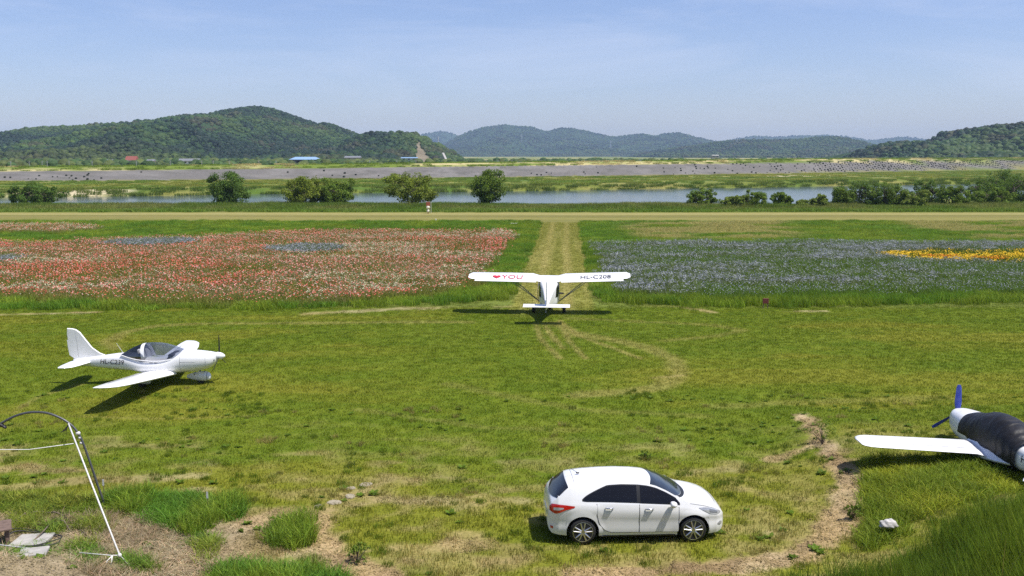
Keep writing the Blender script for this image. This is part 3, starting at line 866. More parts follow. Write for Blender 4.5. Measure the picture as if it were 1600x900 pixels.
dl = np.abs(X - path_c(Y)); nn = fbm(X / 5, Y / 2, 577)
inL = in_left(X, Y); inR = in_right(X, Y)
front = 56.6 + 2.2 * (nn - 0.3) + 2.8 * sstep(14, 2, np.abs(X - 2)) + 1.5 * sstep(14, 22, X)
free = (~inL) & (~inR) & (dl > 2.8) & (Y > front)
L = free & (X < path_c(Y)); R = free & (X >= path_c(Y))
k = L & (rng.uniform(0, 1, len(X)) < 0.95)
margin('green_margin_beside_poppies', 'tall green grass edging the poppy field', X[k], Y[k], 0.70, mcol(X[k], Y[k], (0.13, 0.26, 0.025), (0.23, 0.33, 0.03), 0.4, 0.62))
k = R & (Y < 99)
margin('green_margin_beside_cornflowers', 'tall green grass edging the cornflower field', X[k], Y[k], 0.85, mcol(X[k], Y[k], (0.13, 0.26, 0.025), (0.22, 0.32, 0.03), 0.4, 0.62))
k = R & (Y >= 99)
Xk, Yk = X[k], Y[k]
st = sstep(0.40, 0.52, fbm(Xk / 7, Yk / 3, 581, 3)) * sstep(103, 107, Yk) * sstep(12, 16, Xk) * (1 - 0.95 * sstep(4.5, 2.5, np.abs(Xk - 41 - (Yk - 110) * .2) / 2.2))
cc = lerp(mcol(Xk, Yk, (0.14, 0.27, 0.025), (0.22, 0.32, 0.03)), (0.48, 0.42, 0.16), 0.9 * st)
margin('straw_margin_behind_cornflowers', 'pale straw coloured grass behind the cornflower field', Xk, Yk, 0.6, cc)
# thin grass in the two fields' front
k = inL | inR

def flower_tile(seed, name, nb, hb, green, flowers, size=1.3):
    """green leaves with flower heads: flowers = [(count, colour, radius, z0, z1)]"""
    r = np.random.default_rng(seed)
    g = blades(nb, size, hb, 0.02, 0.8, seed, FLOWER_M, name, (0.6, 1.3), round_=False, hue=0.12)
    V = np.empty(len(g.vertices) * 3, np.float32); g.vertices.foreach_get('co', V); V = V.reshape(-1, 3)
    F = np.empty(len(g.loops), np.int32); g.loops.foreach_get('vertex_index', F); F = F.reshape(-1, 3)
    sh = np.empty(len(g.vertices) * 4, np.float32); g.attributes['shade'].data.foreach_get('color', sh); sh = sh.reshape(-1, 4)[:, :3] * np.asarray(green)
    bpy.data.meshes.remove(g)
    Vs, Fs, Cs = [V], [F], [sh]; b = len(V); cl = r.uniform(-size / 2, size / 2, (5, 2))
    for cnt, colr, rad, z0, z1 in flowers:
        for i in range(cnt):
            p = np.array([r.uniform(-size / 2, size / 2), r.uniform(-size / 2, size / 2), r.uniform(z0, z1)])
            if r.uniform() < 0.6: p[:2] = np.clip(cl[r.integers(0, len(cl))] + r.normal(size=2) * 0.13, -size / 2, size / 2)
            nrm = np.array([r.normal() * 0.5, r.normal() * 0.5 - 0.25, 1.0]); nrm /= np.linalg.norm(nrm)
            t = np.cross(nrm, (0.3, 0.9, 0.1)); t /= np.linalg.norm(t); q = np.cross(nrm, t); R_ = rad * r.uniform(0.5, 1.45)
            ring = [p + R_ * (math.cos(a) * t + math.sin(a) * q) + nrm * R_ * r.uniform(0.1, 0.5) for a in np.arange(5) * 2 * PI / 5]
            Vs.append(np.array([p] + ring)); Fs.append(np.array([(b, b + 1 + j, b + 1 + (j + 1) % 5) for j in range(5)]))
            Cs.append(np.repeat((np.asarray(colr) * r.uniform(0.75, 1.2))[None], 6, 0)); b += 6
    me = fast_mesh(name, np.concatenate(Vs), np.concatenate(Fs), FLOWER_M)
    set_color(me, 'shade', np.concatenate(Cs))
    return me
def _fl(n, l):
    return nmix(n, l, 1.0, attr(n, 'shade').outputs['Color'], attr(n, 'tint', 'INSTANCER').outputs['Color'], 'MULTIPLY')
FLOWER_M = foliage_mat('flower_and_leaf', _fl, 0.25)
G = (0.205, 0.225, 0.045)
RED = (0.56, 0.125, 0.090); PINK = (0.66, 0.30, 0.27); WHITE = (0.66, 0.56, 0.47); CORN = (0.195, 0.205, 0.275); CORNP = (0.36, 0.38, 0.37)
DRYG = (0.28, 0.26, 0.10)
POP_T = [flower_tile(600, 'poppy_patch', 170, 0.50, G, [(13, RED, 0.044, 0.42, 0.68), (11, PINK, 0.040, 0.42, 0.66), (5, WHITE, 0.036, 0.42, 0.64)]),
         flower_tile(601, 'poppy_patch', 170, 0.50, G, [(20, RED, 0.047, 0.42, 0.68), (9, PINK, 0.042, 0.42, 0.66), (3, WHITE, 0.042, 0.42, 0.64)]),
         flower_tile(602, 'poppy_patch', 180, 0.48, DRYG, [(8, RED, 0.042, 0.42, 0.64), (10, PINK, 0.040, 0.42, 0.64), (7, WHITE, 0.036, 0.42, 0.62)]),
         flower_tile(603, 'poppy_patch', 180, 0.46, DRYG, [(6, RED, 0.045, 0.40, 0.62), (8, PINK, 0.040, 0.40, 0.62), (30, (0.50, 0.50, 0.34), 0.034, 0.40, 0.58)]),
         flower_tile(604, 'poppy_patch', 190, 0.48, G, [(5, RED, 0.048, 0.40, 0.64), (3, PINK, 0.042, 0.40, 0.62), (2, WHITE, 0.04, 0.40, 0.6)])]
def ell(X, Y, e): return ((X - e[0]) / e[2]) ** 2 + ((Y - e[1]) / e[3]) ** 2 < 1 + 0.15 * (fbm(X / 1.5, Y / 1.5, 607) - 0.5)
X, Y = jgrid(-80, 2, 57, 125, 0.82)
k = in_left(X, Y) & inview(X, Y, 5, 0.58); X, Y = X[k], Y[k]
blue = ell(X, Y, BLUE1) | ell(X, Y, BLUE2) | ell(X, Y, BLUE3)
BX, BY = X[blue], Y[blue]; X, Y = X[~blue], Y[~blue]
q = fbm(X / 9, Y / 3.5, 611, 3) + 0.16 * (rng.uniform(0, 1, len(X)) - 0.5) ; band = sstep(80, 70, Y) * 0.10
w = fbm(X / 14 + 5, Y / 5, 613, 3) + 0.10 * (rng.uniform(0, 1, len(X)) - .5) + 0.10 * np.exp(-((Y - 84) / 6) ** 2)
idx = np.where(q + band > 0.60, 1, np.where(q + band > 0.50, 0, 2))
idx = np.where(w > 0.62, 3, np.where(w > 0.56, 2, idx))
idx = np.where(inpoly(X, Y, POPPY_STRIP), np.where(rng.uniform(0, 1, len(X)) < 0.5, 4, 3), idx)
idx = np.where(fbm(X / 5, Y / 2.5, 617, 3) < 0.36 + 0.16 * sstep(64, 59.5, Y), 4, idx)
tn = np.ones((len(X), 3)) * rng.uniform(0.8, 1.2, (len(X), 1))
tag(scatter('poppy_field', lay(X, Y), POP_T, rng.integers(0, 4, len(X)) * PI / 2, np.stack([np.ones(len(X)), np.ones(len(X)), rng.uniform(0.8, 1.15, len(X))], 1), tn, idx=idx),
    'red, pink and white poppies in the field left of the lane', 'flowers', kind='stuff')
CORN_T = [flower_tile(630, 'cornflower_patch', 190, 0.52, (0.15, 0.20, 0.07), [(40, CORN, 0.033, 0.40, 0.62), (24, CORNP, 0.030, 0.40, 0.62)]),
          flower_tile(631, 'cornflower_patch', 190, 0.50, (0.155, 0.22, 0.06), [(20, CORN, 0.033, 0.40, 0.60), (15, CORNP, 0.030, 0.40, 0.60)]),
          flower_tile(632, 'cornflower_patch', 210, 0.54, (0.13, 0.225, 0.035), [(10, CORN, 0.034, 0.40, 0.60), (8, CORNP, 0.030, 0.40, 0.58)]),
          flower_tile(633, 'cornflower_patch', 190, 0.52, (0.15, 0.195, 0.075), [(36, CORNP, 0.031, 0.40, 0.62), (40, (0.18, 0.19, 0.28), 0.034, 0.40, 0.62)])]
tn = np.ones((len(BX), 3)) * rng.uniform(0.85, 1.15, (len(BX), 1))
tag(scatter('cornflower_islands', lay(BX, BY), CORN_T, rng.integers(0, 4, len(BX)) * PI / 2, np.ones(len(BX)), tn, idx=np.where(rng.uniform(0, 1, len(BX)) < 0.5, 0, 3)), 'blue grey flower islands inside the poppy field', 'flowers', kind='stuff')
X, Y = jgrid(5, 82, 60, 99, 0.82)
k = in_right(X, Y) & inview(X, Y, 5, 0.58); X, Y = X[k], Y[k]
A_, B_ = wob(X, Y); yel = inpoly(A_, B_, YELLOW); YX, YY = X[yel], Y[yel]; X, Y = X[~yel], Y[~yel]
q = fbm(X / 8, Y / 4, 621, 4) + 0.2 * (rng.uniform(0, 1, len(X)) - 0.5) + 0.16 * sstep(67, 60, Y) * sstep(10, 20, X) - 0.10 * sstep(9, 7, X)
idx = np.where(q > 0.60, 2, np.where(q > 0.49, 1, np.where(q > 0.40, 0, 3)))
tn = np.ones((len(X), 3)) * rng.uniform(0.85, 1.15, (len(X), 1))
tag(scatter('cornflower_field', lay(X, Y), CORN_T, rng.integers(0, 4, len(X)) * PI / 2, np.stack([np.ones(len(X)), np.ones(len(X)), rng.uniform(0.85, 1.2, len(X))], 1), tn, idx=idx), 'blue cornflowers in the field right of the lane', 'flowers', kind='stuff')
GOLD = (0.78, 0.50, 0.03); ORNG = (0.75, 0.20, 0.025)
YEL_T = [flower_tile(640, 'golden_patch', 170, 0.40, (0.14, 0.19, 0.02), [(48, GOLD, 0.042, 0.34, 0.5)]), flower_tile(641, 'golden_patch', 170, 0.40, (0.13, 0.18, 0.02), [(9, GOLD, 0.042, 0.34, 0.5)]),
         flower_tile(642, 'orange_patch', 170, 0.40, (0.14, 0.16, 0.02), [(70, ORNG, 0.045, 0.34, 0.5), (14, GOLD, 0.04, 0.34, 0.5)])]
q = fbm(YX / 4, YY / 2.4, 623, 3); og = fbm(YX / 6 + 3, YY / 4, 625, 2) + 0.5 * np.exp(-((YX - 42) / 3.0) ** 2 - ((YY - 84) / 2.5) ** 2)
idx = np.where(og > 0.68, 2, np.where(q > 0.54, 0, 1))
tag(scatter('yellow_flower_island', lay(YX, YY), YEL_T, rng.integers(0, 4, len(YX)) * PI / 2, np.ones(len(YX)), np.ones((len(YX), 3)), idx=idx), 'yellow and orange flower island within the cornflower field', 'flowers', kind='stuff')

# reeds along the near bank
REED_T = [blades(190, 2.2, 1.25, 0.05, 0.5, 650 + i, BLADE_M, 'reed_patch', (0.55, 1.3), hue=0.12) for i in range(5)]
X, Y = jgrid(-125, 130, 155.5, 173, 1.25)
k = inview(X, Y, 12, 0.58) & (Y > 155.5 + 1.5 * fbm(X / 6, Y / 6, 661)); X, Y = X[k], Y[k]
s = (0.38 + 0.42 * sstep(156, 162, Y)) * (0.45 + 1.0 * fbm(X / 7, Y / 5, 663))
cc = mcol(X, Y, (0.14, 0.22, 0.035), (0.23, 0.26, 0.07), 0.42, 0.6, 665, 9.0); cc = lerp(cc, (0.15, 0.28, 0.03), 0.7 * sstep(161, 157, Y))
tag(scatter('reed_bed', lay(X, Y), REED_T, rng.uniform(0, 6.28, len(X)), np.stack([np.ones(len(X)), np.ones(len(X)), s], 1), cc), 'green reed bed between road and river', 'reeds', kind='stuff')
# far bank
X, Y = jgrid(-260, 330, 225, 560, 3.2)
fs, lf = far_shore(X), levee_foot(X)
k = (Y > fs + 1) & (Y < lf - 1) & inview(X, Y, 25, 0.58); X, Y = X[k], Y[k]; fs = fs[k]; lf = lf[k]
sh = sstep(14, 3, Y - fs); nn = fbm(X / 16, Y / 9, 671, 3)
k = (rng.uniform(0, 1, len(X)) < 0.25 + 0.75 * sh + 0.4 * (nn > 0.55)); X, Y, sh, nn = X[k], Y[k], sh[k], nn[k]
cc = lerp(mcol(X, Y, (0.24, 0.26, 0.05), (0.13, 0.21, 0.03), 0.45, 0.6, 673, 22), (0.085, 0.15, 0.025), 0.8 * sh)
tag(scatter('far_bank_grass', lay(X, Y), REED_T, rng.uniform(0, 6.28, len(X)), np.stack([np.full(len(X), 1.8), np.full(len(X), 1.8), 0.35 + 0.5 * sh * (0.5 + nn)], 1), cc), 'rough grass and sedge on the far river bank', 'grass', kind='stuff')
# grass along the levee crown
X, Y = jgrid(-330, 460, 250, 900, 3.0)
u_ = Y - levee_foot(X); k = (u_ > 13.2) & (u_ < 24) & inview(X, Y, 25, 0.58) & (rng.uniform(0, 1, len(X)) < 0.8); X, Y = X[k], Y[k]
tag(scatter('levee_crown_grass', lay(X, Y), REED_T, rng.uniform(0, 6.28, len(X)), np.stack([np.full(len(X), 1.7), np.full(len(X), 1.7), rng.uniform(0.3, 0.65, len(X))], 1),
    mcol(X, Y, (0.17, 0.26, 0.03), (0.50, 0.43, 0.2), 0.50, 0.62, 681, 24)), 'green and straw grass along the levee crown', 'grass', kind='stuff')
# dark shrubs planted on the levee face
X, Y = jgrid(-250, 480, 250, 800, 2.1, 0.16)
u_ = Y - levee_foot(X); px_ = 800 + FPX * X / Y
dens = 0.015 + 0.95 * sstep(1230, 1290, px_) + 0.16 * sstep(1000, 1180, px_) * (u_ < 9) + 0.45 * ((px_ > 440) & (px_ < 560) & (u_ > 2) & (u_ < 8)) * (fbm(X / 5, Y / 5, 691) > 0.45) \
     + 0.5 * ((px_ > 830) & (px_ < 940) & (u_ < 5.5)) * (fbm(X / 5, Y / 5, 693) > 0.42) + 0.35 * ((px_ < 200) & (u_ < 7)) * (fbm(X / 5, Y / 5, 695) > 0.42) + 0.25 * ((px_ > 990) & (px_ < 1240)) * (fbm(X / 6, Y / 5, 697) > 0.48)
k = (u_ > 0.8) & (u_ < 12.3) & inview(X, Y, 20, 0.58) & (rng.uniform(0, 1, len(X)) < dens); X, Y = X[k], Y[k]
s = rng.uniform(0.24, 0.52, len(X)); cc = np.empty((len(X), 3)); cc[:] = (0.034, 0.040, 0.030); cc *= rng.uniform(0.7, 1.4, (len(X), 1))
tag(scatter('levee_shrubs', lay(X, Y) + np.stack([0 * X, 0 * X, s * 0.3], 1), CROWNS, rng.uniform(0, 6.28, len(X)), s, cc), 'small dark shrubs dotted over the grey levee face', 'shrubs', kind='stuff')
# scrub at the foot of the hills behind the levee
X, Y = jgrid(-420, 700, 520, 900, 9.0)
u_ = Y - levee_foot(X); k = (u_ > 90) & (fbm(X / 50, Y / 40, 699) > 0.50) & inview(X, Y, 30, 0.58); X, Y = X[k], Y[k]
s = rng.uniform(1.6, 4.2, len(X)); cc = mcol(X, Y, (0.05, 0.09, 0.025), (0.09, 0.115, 0.03))
tag(scatter('village_trees', lay(X, Y) + np.stack([0 * X, 0 * X, s * 0.5], 1), CROWNS, rng.uniform(0, 6.28, len(X)), s, cc), 'low trees and hedges on the plain behind the levee', 'trees', kind='stuff')

# ------------------------------------------------------------------ single trees and bushes
BARK = pmat('bark', (0.11, 0.085, 0.06), 0.9, var=0.15, scale=6, bump=0.5)
def leaf_mat(name, a, b):
    def cb(n, l):
        s = attr(n, 'shade').outputs['Color']
        g = n.new('ShaderNodeNewGeometry')
        q = nnoise(n, l, 0.9, 3, g.outputs['Position'])
        return nmix(n, l, 1.0, nmix(n, l, nrange(n, l, q, 0.35, 0.65), a, b), s, 'MULTIPLY')
    return foliage_mat(name, cb, 0.30)
LEAF = {'dark': leaf_mat('leaf_dark', (0.065, 0.125, 0.022), (0.105, 0.17, 0.028)), 'olive': leaf_mat('leaf_olive', (0.14, 0.19, 0.022), (0.20, 0.235, 0.028)),
        'mid': leaf_mat('leaf_mid', (0.10, 0.17, 0.022), (0.155, 0.215, 0.028)), 'pale': leaf_mat('leaf_pale', (0.16, 0.22, 0.035), (0.21, 0.26, 0.05))}
def leaves(C, Rr, per, size, r, name, mat):
    """leaf sized faces spread through clumps"""
    m_ = len(C); n_ = m_ * per
    cc = np.repeat(C, per, 0); rr = np.repeat(Rr, per)
    d = r.normal(size=(n_, 3)); d /= np.linalg.norm(d, axis=1)[:, None]
    p = cc + d * (rr * r.uniform(0.35, 1.05, n_) ** 0.7)[:, None] * np.array([1, 1, 0.8])
    nn = d * 0.7 + r.normal(size=(n_, 3)) * 0.6 + np.array([0, 0, 0.35]); nn /= np.linalg.norm(nn, axis=1)[:, None]
    t = np.cross(nn, r.normal(size=(n_, 3))); t /= np.linalg.norm(t, axis=1)[:, None] + 1e-9; b = np.cross(nn, t)
    s = (size * r.uniform(0.6, 1.3, n_))[:, None]
    V = np.stack([p - t * s, p - b * s * 0.45, p + t * s, p + b * s * 0.45], 1).reshape(-1, 3)
    me = fast_mesh(name, V, np.arange(n_ * 4).reshape(-1, 4), mat)
    sh = np.repeat(r.uniform(0.75, 1.25, m_), per) * r.uniform(0.8, 1.2, n_)
    set_color(me, 'shade', np.repeat(np.repeat(sh[:, None], 3, 1), 4, 0))
    return me
def tree(name, label, cat, x, y, h, w, seed, leaf, stems=3, lift=0.16, group=None, clumps=60, per=120, size=0.13, dome=1.0):
    r = np.random.default_rng(seed)
    z0 = float(land(np.array([x]), np.array([y]))[0])
    t = empty(name, (x, y, z0), r.uniform(0, 6.28)); tag(t, label, cat, group)
    # clump centres within an uneven dome
    C = []
    while len(C) < clumps:
        q = r.uniform(-1, 1, 3)
        rad = np.linalg.norm(q)
        if rad > 1 or rad < 0.35: continue
        lump = 0.62 + 0.55 * vnoise(np.array([math.atan2(q[1], q[0]) * 1.3 + seed]), np.array([q[2] * 2.2]), seed)[0]
        C.append((q[0] * w / 2 * lump * (1 - 0.25 * max(0, -q[2])), q[1] * w / 2 * lump * 0.9, h * (lift + (1 - lift) * (0.5 + 0.5 * q[2]) * lump * 1.02 * dome)))
    C = np.array(C); R_ = r.uniform(0.09, 0.17, len(C)) * min(h, w)
    C[:, 2] = np.minimum(C[:, 2], h - R_ * 0.8)
    cr = leaves(C, R_, per, size, r, 'crown', LEAF[leaf]); link('crown', cr, t)
    b = MB()
    for s in range(stems):
        a = 6.28 * s / stems + r.uniform(-0.4, 0.4); sp = (0.06 if stems == 1 else 0.22) * w
        p0 = Vector((math.cos(a) * 0.10 * (stems > 1), math.sin(a) * 0.10 * (stems > 1), -0.3)); p2 = Vector((math.cos(a) * sp, math.sin(a) * sp, h * 0.55)); p1 = p0.lerp(p2, 0.5) + Vector((r.uniform(-.1, .1), r.uniform(-.1, .1), 0)) * w * 0.4
        R0 = 0.028 * h
        b.tube([p0, p1, p2], [R0, R0 * 0.75, R0 * 0.45], 7)
        for k_ in range(5):
            e = Vector(C[r.integers(0, len(C))]); b.tube([p1.lerp(p2, r.uniform(0, 1)), (p2 + e) / 2 + Vector((0, 0, 0.05 * h)), e], [R0 * 0.4, R0 * 0.28, R0 * 0.12], 5, False)
    b.build('trunk', BARK, t, True)
    return t
def at_y(px, Y): return (px - 800) / FPX * (Y * math.cos(PITCH) + CAM_H * math.sin(PITCH))
G1 = 'trees along the near river bank'
for nm, lab, px, Y, h, w, leaf, st, dm in [
    ('willow_tree', 'wide dark shrubby tree farthest left on the river bank', 58, 172, 4.6, 10.2, 'dark', 5, 0.9),
    ('round_tree', 'dense dark round tree, second from the left along the river bank', 360, 172, 5.8, 8.0, 'dark', 2, 1.0),
    ('willow_tree', 'yellow green spreading tree, left one of the touching pair by the river', 479, 171, 4.8, 7.8, 'olive', 3, 1.0),
    ('willow_tree', 'mid green tree, right one of the touching pair by the river', 523, 171.5, 4.6, 7.4, 'mid', 3, 1.0),
    ('willow_tree', 'wide open crowned tree above the small figure by the road', 645, 171, 5.3, 9.8, 'olive', 4, 1.0),
    ('round_tree', 'tall egg shaped green tree nearest the lane on the river bank', 761, 170, 5.7, 6.2, 'mid', 2, 1.05)]:
    tree(nm, lab, 'tree', at_y(px, Y), Y, h * 1.2, w * 1.08, int(px) + 11, leaf, st, 0.10 if w > 8 else 0.06, G1, clumps=88, per=140, size=0.17, dome=dm)
G2 = 'bushes on the right river bank'
BUSH = [(1098, 168, 3.2, 6.2, 'mid', 'round bush standing alone leftmost on the right bank'), (1148, 165, 2.3, 4.4, 'pale', 'low pale bush touching the second round bush'),
        (1172, 166, 2.9, 6.4, 'mid', 'broad bush second of the big ones from the left, beside a pale low bush'), (1222, 167, 2.5, 3.3, 'mid', 'small round bush alone against the water'),
        (1252, 164, 1.6, 2.4, 'pale', 'smallest low bush between the small round bush and a wider one'), (1281, 165, 2.3, 3.8, 'pale', 'low grey green bush just left of the dense thicket'),
        (1317, 168, 3.6, 4.6, 'mid', 'bush forming the left end of the dense thicket'), (1350, 170, 4.2, 6.8, 'dark', 'tall dark bush second from the thicket left end'),
        (1388, 168, 4.0, 6.4, 'mid', 'tall bush in the middle of the thicket, next to the dark one'), (1425, 165, 2.9, 5.0, 'pale', 'low pale bush in front of the thicket middle'),
        (1448, 176, 4.2, 6.4, 'dark', 'dark bush behind the low pale bush of the thicket'), (1490, 170, 3.9, 6.6, 'mid', 'green dome bush right of the thicket middle'),
        (1532, 184, 5.0, 8.4, 'dark', 'big dark bush behind the right part of the thicket'), (1552, 168, 3.6, 6.2, 'mid', 'rounded bush in front of the big dark bush'),
        (1590, 176, 5.4, 8.2, 'dark', 'tall bush at the right edge of the picture'), (1565, 205, 5.8, 7.2, 'dark', 'dark bush farthest back near the right edge'),
        (1640, 170, 4.2, 7.5, 'mid', 'bush past the tall one, right of the picture edge')]
for px, Y, h, w, leaf, lab in BUSH[:-1]:
    tree('bush', lab, 'bush', at_y(px, Y), Y, h * 1.15, w * 1.08, int(px) + 5, leaf, 5, 0.0, G2, clumps=70, per=110, size=0.15, dome=0.95)

# ------------------------------------------------------------------ shared vehicle pieces
WHITE_P = pmat('white_gelcoat', (0.80, 0.80, 0.80), 0.30, var=0.012, scale=1.5, coat=0.4)
CAR_P = pmat('white_car_paint', (0.80, 0.80, 0.80), 0.28, var=0.01, scale=1.2, coat=0.9)
RUBBER = pmat('tyre_rubber', (0.018, 0.018, 0.019), 0.75, var=0.1, scale=20)
BLACK_PL = pmat('black_plastic', (0.015, 0.015, 0.016), 0.45, var=0.1)
SEAM = pmat('panel_gap', (0.045, 0.045, 0.048), 0.8)
ALLOY = pmat('alloy', (0.62, 0.62, 0.64), 0.28, 0.9, var=0.03)
CHROME = pmat('chrome', (0.80, 0.80, 0.82), 0.12, 1.0, var=0.02)
DARK_GLASS = pmat('tinted_glass', (0.008, 0.008, 0.010), 0.05, var=0.05, spec=0.35)
SHIELD_GLASS = pmat('windscreen_glass', (0.022, 0.028, 0.036), 0.03, var=0.05, coat=0.2, spec=0.5)
RED_LENS = pmat('red_lens', (0.55, 0.012, 0.010), 0.10, var=0.1, coat=0.8)
CLEAR_LENS = pmat('clear_lens', (0.62, 0.63, 0.65), 0.10, 0.3, var=0.15, coat=0.9, col2=(0.25, 0.25, 0.27))
INK = pmat('dark_lettering', (0.03, 0.03, 0.045), 0.5, var=0.03)
INK_RED = pmat('red_lettering', (0.50, 0.02, 0.05), 0.5, var=0.03)
GREY_M = pmat('grey_metal', (0.30, 0.31, 0.33), 0.4, 0.5, var=0.05)
SEAT_G = pmat('seat_fabric', (0.32, 0.32, 0.34), 0.85, var=0.08)
DASH = pmat('dash_black', (0.03, 0.03, 0.035), 0.6, var=0.05)
m, n, l, o = new_mat('canopy_glass')
tr_ = n.new('ShaderNodeBsdfTransparent'); tr_.inputs[0].default_value = (0.66, 0.68, 0.72, 1)
gl_ = n.new('ShaderNodeBsdfGlossy'); gl_.inputs['Roughness'].default_value = 0.04
lw = n.new('ShaderNodeLayerWeight'); lw.inputs[0].default_value = 0.25
mx_ = n.new('ShaderNodeMixShader'); l.new(nrange(n, l, lw.outputs['Facing'], 0, 1, 0.12, 0.65), mx_.inputs[0])
l.new(tr_.outputs[0], mx_.inputs[1]); l.new(gl_.outputs[0], mx_.inputs[2]); l.new(mx_.outputs[0], o.inputs[0])
CANOPY = m
m, n, l, o = new_mat('canopy_glass_tinted')
tr_ = n.new('ShaderNodeBsdfTransparent'); tr_.inputs[0].default_value = (0.16, 0.17, 0.19, 1)
gl_ = n.new('ShaderNodeBsdfGlossy'); gl_.inputs['Roughness'].default_value = 0.05
mx_ = n.new('ShaderNodeMixShader'); mx_.inputs[0].default_value = 0.15
l.new(tr_.outputs[0], mx_.inputs[1]); l.new(gl_.outputs[0], mx_.inputs[2]); l.new(mx_.outputs[0], o.inputs[0])
CANOPY_T = m

def text_mesh(s, size, shear=0.0):
    cu = bpy.data.curves.new('lettering', 'FONT'); cu.body = s; cu.size = size; cu.resolution_u = 3; cu.shear = shear
    ob = bpy.data.objects.new('lettering', cu); COL.objects.link(ob)
    dg = bpy.context.evaluated_depsgraph_get(); dg.update()
    me = bpy.data.meshes.new_from_object(ob.evaluated_get(dg))
    V = np.array([v.co[:] for v in me.vertices]); F = [tuple(p.vertices) for p in me.polygons]
    bpy.data.objects.remove(ob); bpy.data.meshes.remove(me); bpy.data.curves.remove(cu)
    return V, F
def lettering(s, size, fmap, mat, parent, name='lettering', wide=1.0, shear=0.0, bold=0.0):
    V, F = text_mesh(s, size, shear)
    V[:, 0] *= wide; V[:, 0] -= (V[:, 0].min() + V[:, 0].max()) / 2
    b = MB(); b.add([fmap(v[0], v[1]) for v in V], F)
    return b.build(name, mat, parent, fix=False)

def fus_ring(x, zb, zt, a, n=28, e=2.4, zc=None):
    zc = (zb + zt) / 2 if zc is None else zc
    R = []
    for k in range(n):
        t = 2 * PI * k / n; c, s = math.cos(t), math.sin(t)
        y = a * math.copysign(abs(c) ** (2 / e), c); z = zc + (zt - zc if s > 0 else zc - zb) * math.copysign(abs(s) ** (2 / e), s)
        R.append((x, y, z))
    return R
def interp_st(st, x):
    st = sorted(st); xs_ = [q[0] for q in st]
    return [float(np.interp(x, xs_, [q[i] for q in st])) for i in range(1, len(st[0]))]
def smooth_st(st, n):
    """resample stations with a Catmull-Rom spline"""
    st = [np.array(s, float) for s in st]; out = []
    for i in range(len(st) - 1):
        p0, p1, p2, p3 = st[max(i - 1, 0)], st[i], st[i + 1], st[min(i + 2, len(st) - 1)]
        for k in range(n):
            t = k / n
            out.append(0.5 * (2 * p1 + (p2 - p0) * t + (2 * p0 - 5 * p1 + 4 * p2 - p3) * t * t + (3 * p1 - p0 - 3 * p2 + p3) * t ** 3))
    out.append(st[-1]); return out
AIR = [(1.0, 0.0), (0.75, 0.052), (0.5, 0.088), (0.3, 0.10), (0.15, 0.088), (0.06, 0.062), (0.015, 0.032), (0.0, 0.0), (0.015, -0.022), (0.06, -0.036), (0.15, -0.042), (0.4, -0.042), (0.7, -0.022)]
def wing_ring(y, xle, chord, z, thick=1.0, inc=0.0):
    R = []
    for u, w in AIR:
        dx = -u * chord; dz = w * chord * thick
        R.append((xle + dx * math.cos(inc) , y, z + dz + dx * math.sin(inc)))
    return R
def wing(name, mat, parent, secs, thick=1.0, inc=0.0):
    b = MB(); b.loft([wing_ring(y, x, c, z, thick * (s[4] if len(s) > 4 else 1), inc) for s in secs for (y, x, c, z) in [s[:4]]])
    return b.build(name, mat, parent, True, angle=40)
def plate(outline, th, axis='y', off=0.0):
    """thin slab with a rounded rim from an outline in the other two axes"""
    O = np.array(outline, float); c = O.mean(0); rings = []
    for k, (s, d) in enumerate([(0.96, -1), (1.0, -0.45), (1.0, 0.45), (0.96, 1)]):
        q = c + (O - c) * s
        rings.append([(p[0], off + d * th / 2, p[1]) if axis == 'y' else (p[0], p[1], off + d * th / 2) for p in q])
    return rings
def propeller(root, c, R, nb, mat, a0, tipw=0.10, name='propeller_blade', rootw=0.14):
    for k in range(nb):
        a = a0 + 2 * PI * k / nb; d = Vector((0, math.sin(a), math.cos(a))); s = Vector((0, math.cos(a), -math.sin(a)))
        rings = []
        for t in np.linspace(0.08, 1, 9):
            w = (rootw * (0.55 + 0.45 * min(1, t / 0.35))) * (1 - 0.35 * max(0, t - 0.35) / 0.65); tw = math.radians(58 - 42 * t)
            if t > 0.99: w *= 0.7
            e = s * math.cos(tw) + Vector((1, 0, 0)) * math.sin(tw); nrm = d.cross(e)
            p = Vector(c) + d * R * float(t)
            rings.append([p + e * w / 2, p + nrm * 0.018, p - e * w / 2, p - nrm * 0.010])
        MB().loft(rings).build(name, mat, root, True, angle=50)
def wheel(root, c, r, w, hubmat=GREY_M, name='wheel'):
    b = MB(); b.lathe([(r * 0.55, -w / 2), (r * 0.85, -w / 2), (r * 0.97, -w * 0.33), (r, -w * 0.1), (r, w * 0.1), (r * 0.97, w * 0.33), (r * 0.85, w / 2), (r * 0.55, w / 2)], 'y', 22, c)
    t = b.build(name, RUBBER, root, True, angle=45)
    MB().lathe([(0.02, -w * 0.45), (r * 0.5, -w * 0.45), (r * 0.56, -w * 0.52), (r * 0.56, w * 0.52), (r * 0.5, w * 0.45), (0.02, w * 0.45)], 'y', 16, c).build('hub', hubmat, t, True, angle=40)
    return t
